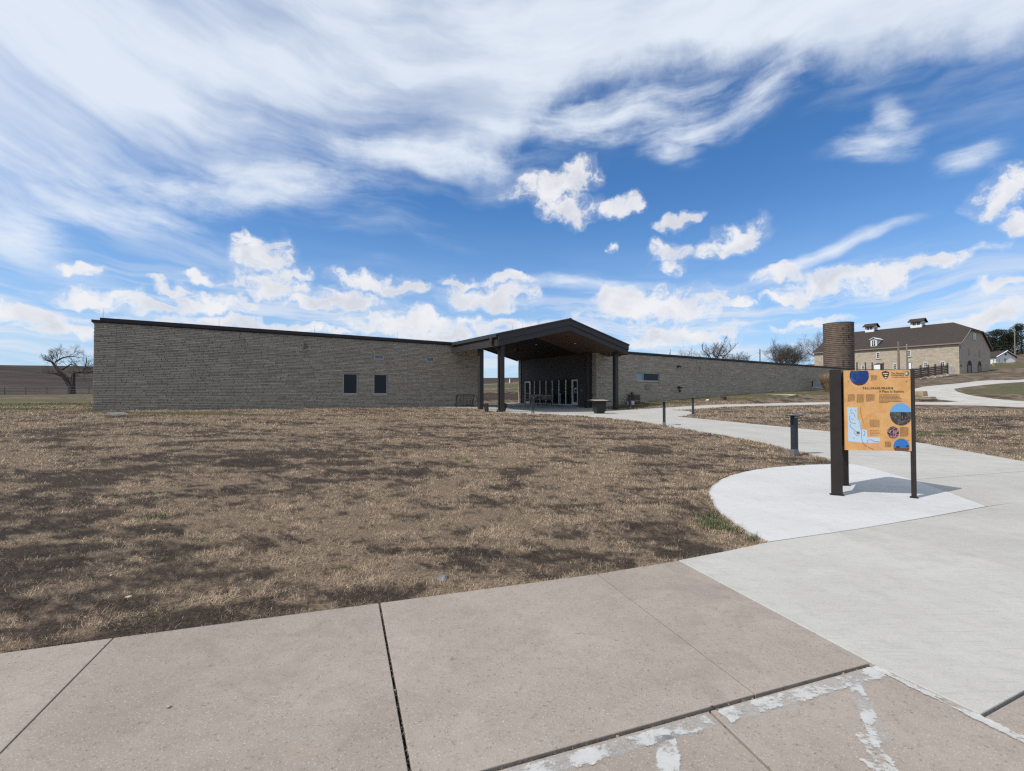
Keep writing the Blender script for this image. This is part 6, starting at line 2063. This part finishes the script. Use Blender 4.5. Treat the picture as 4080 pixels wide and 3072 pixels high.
bare_tree("bare_tree", "short bare tree in front of the utility pole", 71.5, 148.0, 6.8, 15, 0.18, 1.2, 5)
for i, (x, y, h) in enumerate(((84.0, 146.5, 7.6), (87.6, 150.0, 8.8), (91.0, 153.0, 9.6), (93.0, 155.5, 9.2))):
    bare_tree("bare_tree", ["bushy bare thicket tree nearest the spreading tree", "second bushy bare thicket tree beside the barn", "third bushy bare thicket tree beside the barn", "bushy bare thicket tree closest to the barn wall"][i], x, y, h, 40 + i, 0.22, 1.0, 6, "thicket beside the barn")
bare_tree("bare_tree", "tall bare tree showing between barn roof and silo", 108.5, 166.0, 14.0, 52, 0.3, 0.9, 6)


# ------------------------------------------------------------------ junipers on the right
def juniper_fn(k):
    t = attr(k, "tone")
    return {'Base Color': k.mix(t, (0.010, 0.014, 0.008), (0.045, 0.050, 0.026)), 'Roughness': 0.8, 'Specular IOR Level': 0.2}


M['juniper'] = surf('juniper', juniper_fn)


def juniper(label, x, y, h, w, seed, n=7000):
    w = w * 1.25
    rg = np.random.default_rng(seed)
    z0 = G(x, y) - 0.2
    t = thing("juniper_tree", label, "tree", (x, y, z0), 0, "dark evergreens behind the white house")
    MB().path([(0, 0, 0), (0.1, 0, h * 0.4), (0, 0, h * 0.85)], [0.3, 0.2, 0.05], 7).build("trunk", M['bark'], t)
    m = MB()
    lumps = [(rg.normal(0, w * 0.28), rg.normal(0, w * 0.28), h * u, w * (0.62 - 0.42 * u) * rg.uniform(0.8, 1.25)) for u in np.linspace(0.14, 0.93, 16)]
    for i in range(n):
        lx, ly, lz, lr = lumps[rg.integers(len(lumps))]
        d = rg.normal(0, 1, 3); d /= np.linalg.norm(d)
        c = np.array([lx, ly, lz]) + d * lr * rg.uniform(0.55, 1.05) * np.array([1, 1, 0.8])
        s = rg.uniform(0.10, 0.26)
        a = rg.normal(0, 1, 3); a /= np.linalg.norm(a); b_ = np.cross(a, d); b_ /= (np.linalg.norm(b_) + 1e-6)
        m.poly([c - a * s, c + b_ * s * 0.6, c + a * s, c - b_ * s * 0.6], float(np.clip(rg.normal(0.45, 0.25), 0, 1)))
    m.build("crown", M['juniper'], t)


juniper("dark juniper tree closest to the barn gable", 183.5, 190.0, 8.2, 5.0, 1)
juniper("low dark juniper between the barn gable and taller ones", 187.5, 187.0, 6.8, 5.4, 2)
juniper("tall dark juniper behind the white house roof", 191.0, 184.0, 9.6, 5.6, 3)
juniper("tallest dark juniper at the picture's edge behind the pole", 196.0, 182.0, 11.4, 6.2, 4)
juniper("broad dark juniper filling the gap behind the barn eave", 189.0, 192.0, 8.8, 6.0, 7)
juniper("dark juniper between the tall ones and the pole", 194.0, 187.5, 9.8, 6.0, 8)
juniper("rounded dark juniper low behind the retaining wall", 178.0, 186.0, 5.4, 5.0, 5)


# ------------------------------------------------------------------ utility poles and wires
def utility_pole(label, x, y, ztop_, arm=True):
    z0 = G(x, y) - 0.3
    t = thing("utility_pole", label, "utility pole", (x, y, z0), 0.5)
    h = ztop_ - z0
    MB().path([(0, 0, 0), (0, 0, h)], [0.19, 0.13], 8).build("shaft", M['wood_grey'], t)
    if arm:
        MB().box(-0.06, -0.3, h - 1.2, 0.06, 0.3, h - 1.05).build("bracket", M['wood_grey'], t)
    MB().path([(0.1, 0.0, h - 0.5), (0.3, 0, h - 0.5)], [0.05, 0.09], 6).build("insulator", M['white_plastic'], t)
    return t


utility_pole("weathered utility pole with wires behind the stone wing", 65.5, 125.0, 14.0)
utility_pole("tall utility pole before the dark junipers", 176.5, 166.0, 25.6)


def wire(label, a, b_, sag):
    a = Vector(a); b_ = Vector(b_)
    pts = [tuple(a.lerp(b_, i / 14) - Vector((0, 0, sag * 4 * (i / 14) * (1 - i / 14))) - a) for i in range(15)]
    o = MB().path(pts, [0.022] * 15, 4).build("power_line", M['black_metal'])
    o.location = a
    return tag(o, label, "wire", "power lines behind the wing")


wire("power line sloping down from the utility pole towards the trees", (65.5, 125.0, 13.3), (50.0, 118.0, 8.6), 0.5)
wire("lower power line from the utility pole to the low roof", (65.5, 125.0, 12.9), (52.5, 112.0, 8.0), 0.7)
wire("power line running from the utility pole to the barn thicket", (65.5, 125.0, 13.5), (98.0, 152.0, 17.0), 0.8)


# ------------------------------------------------------------------ field fence and far marker
def field_fence():
    pts = []
    for px_ in (-96.0, -84.0, -72.5, -61.0, -53.2, -45.8):
        pts.append((px_, 70.0 + (px_ + 60) * 0.02))
    x0, y0 = pts[0]; z0 = G(x0, y0)
    t = thing("wire_fence", "thin wire fence on steel posts along the field", "fence", (x0, y0, z0))
    allp = []
    for i in range(18):
        x = -96 + i * 3.05; y = 70.0 + (x + 60) * 0.02
        allp.append((x, y, G(x, y)))
    for (x, y, z) in allp:
        MB().box(x - x0 - 0.03, y - y0 - 0.03, z - z0 - 0.1, x - x0 + 0.03, y - y0 + 0.03, z - z0 + 1.15).build("post", M['wood_red'], t)
    for h in (0.35, 0.7, 1.1):
        MB().path([(x - x0, y - y0, z - z0 + h) for x, y, z in allp], [0.012] * len(allp), 4).build("wire", M['zinc'], t)


field_fence()
mk = thing("trail_marker", "white and red trail marker beside the far gravel path", "marker", (-0.5, 104.0, G(-0.5, 104.0)))
MB().path([(0, 0, 0), (0, 0, 0.6), (0, 0, 0.65), (0, 0, 1.05)], [0.12, 0.12, 0.1, 0.07], 8).build("post", M['white_paint'], mk)
MB().box(0.2, -0.25, 0.0, 0.75, 0.25, 0.4).build("red_box", M['red_paint'], mk)
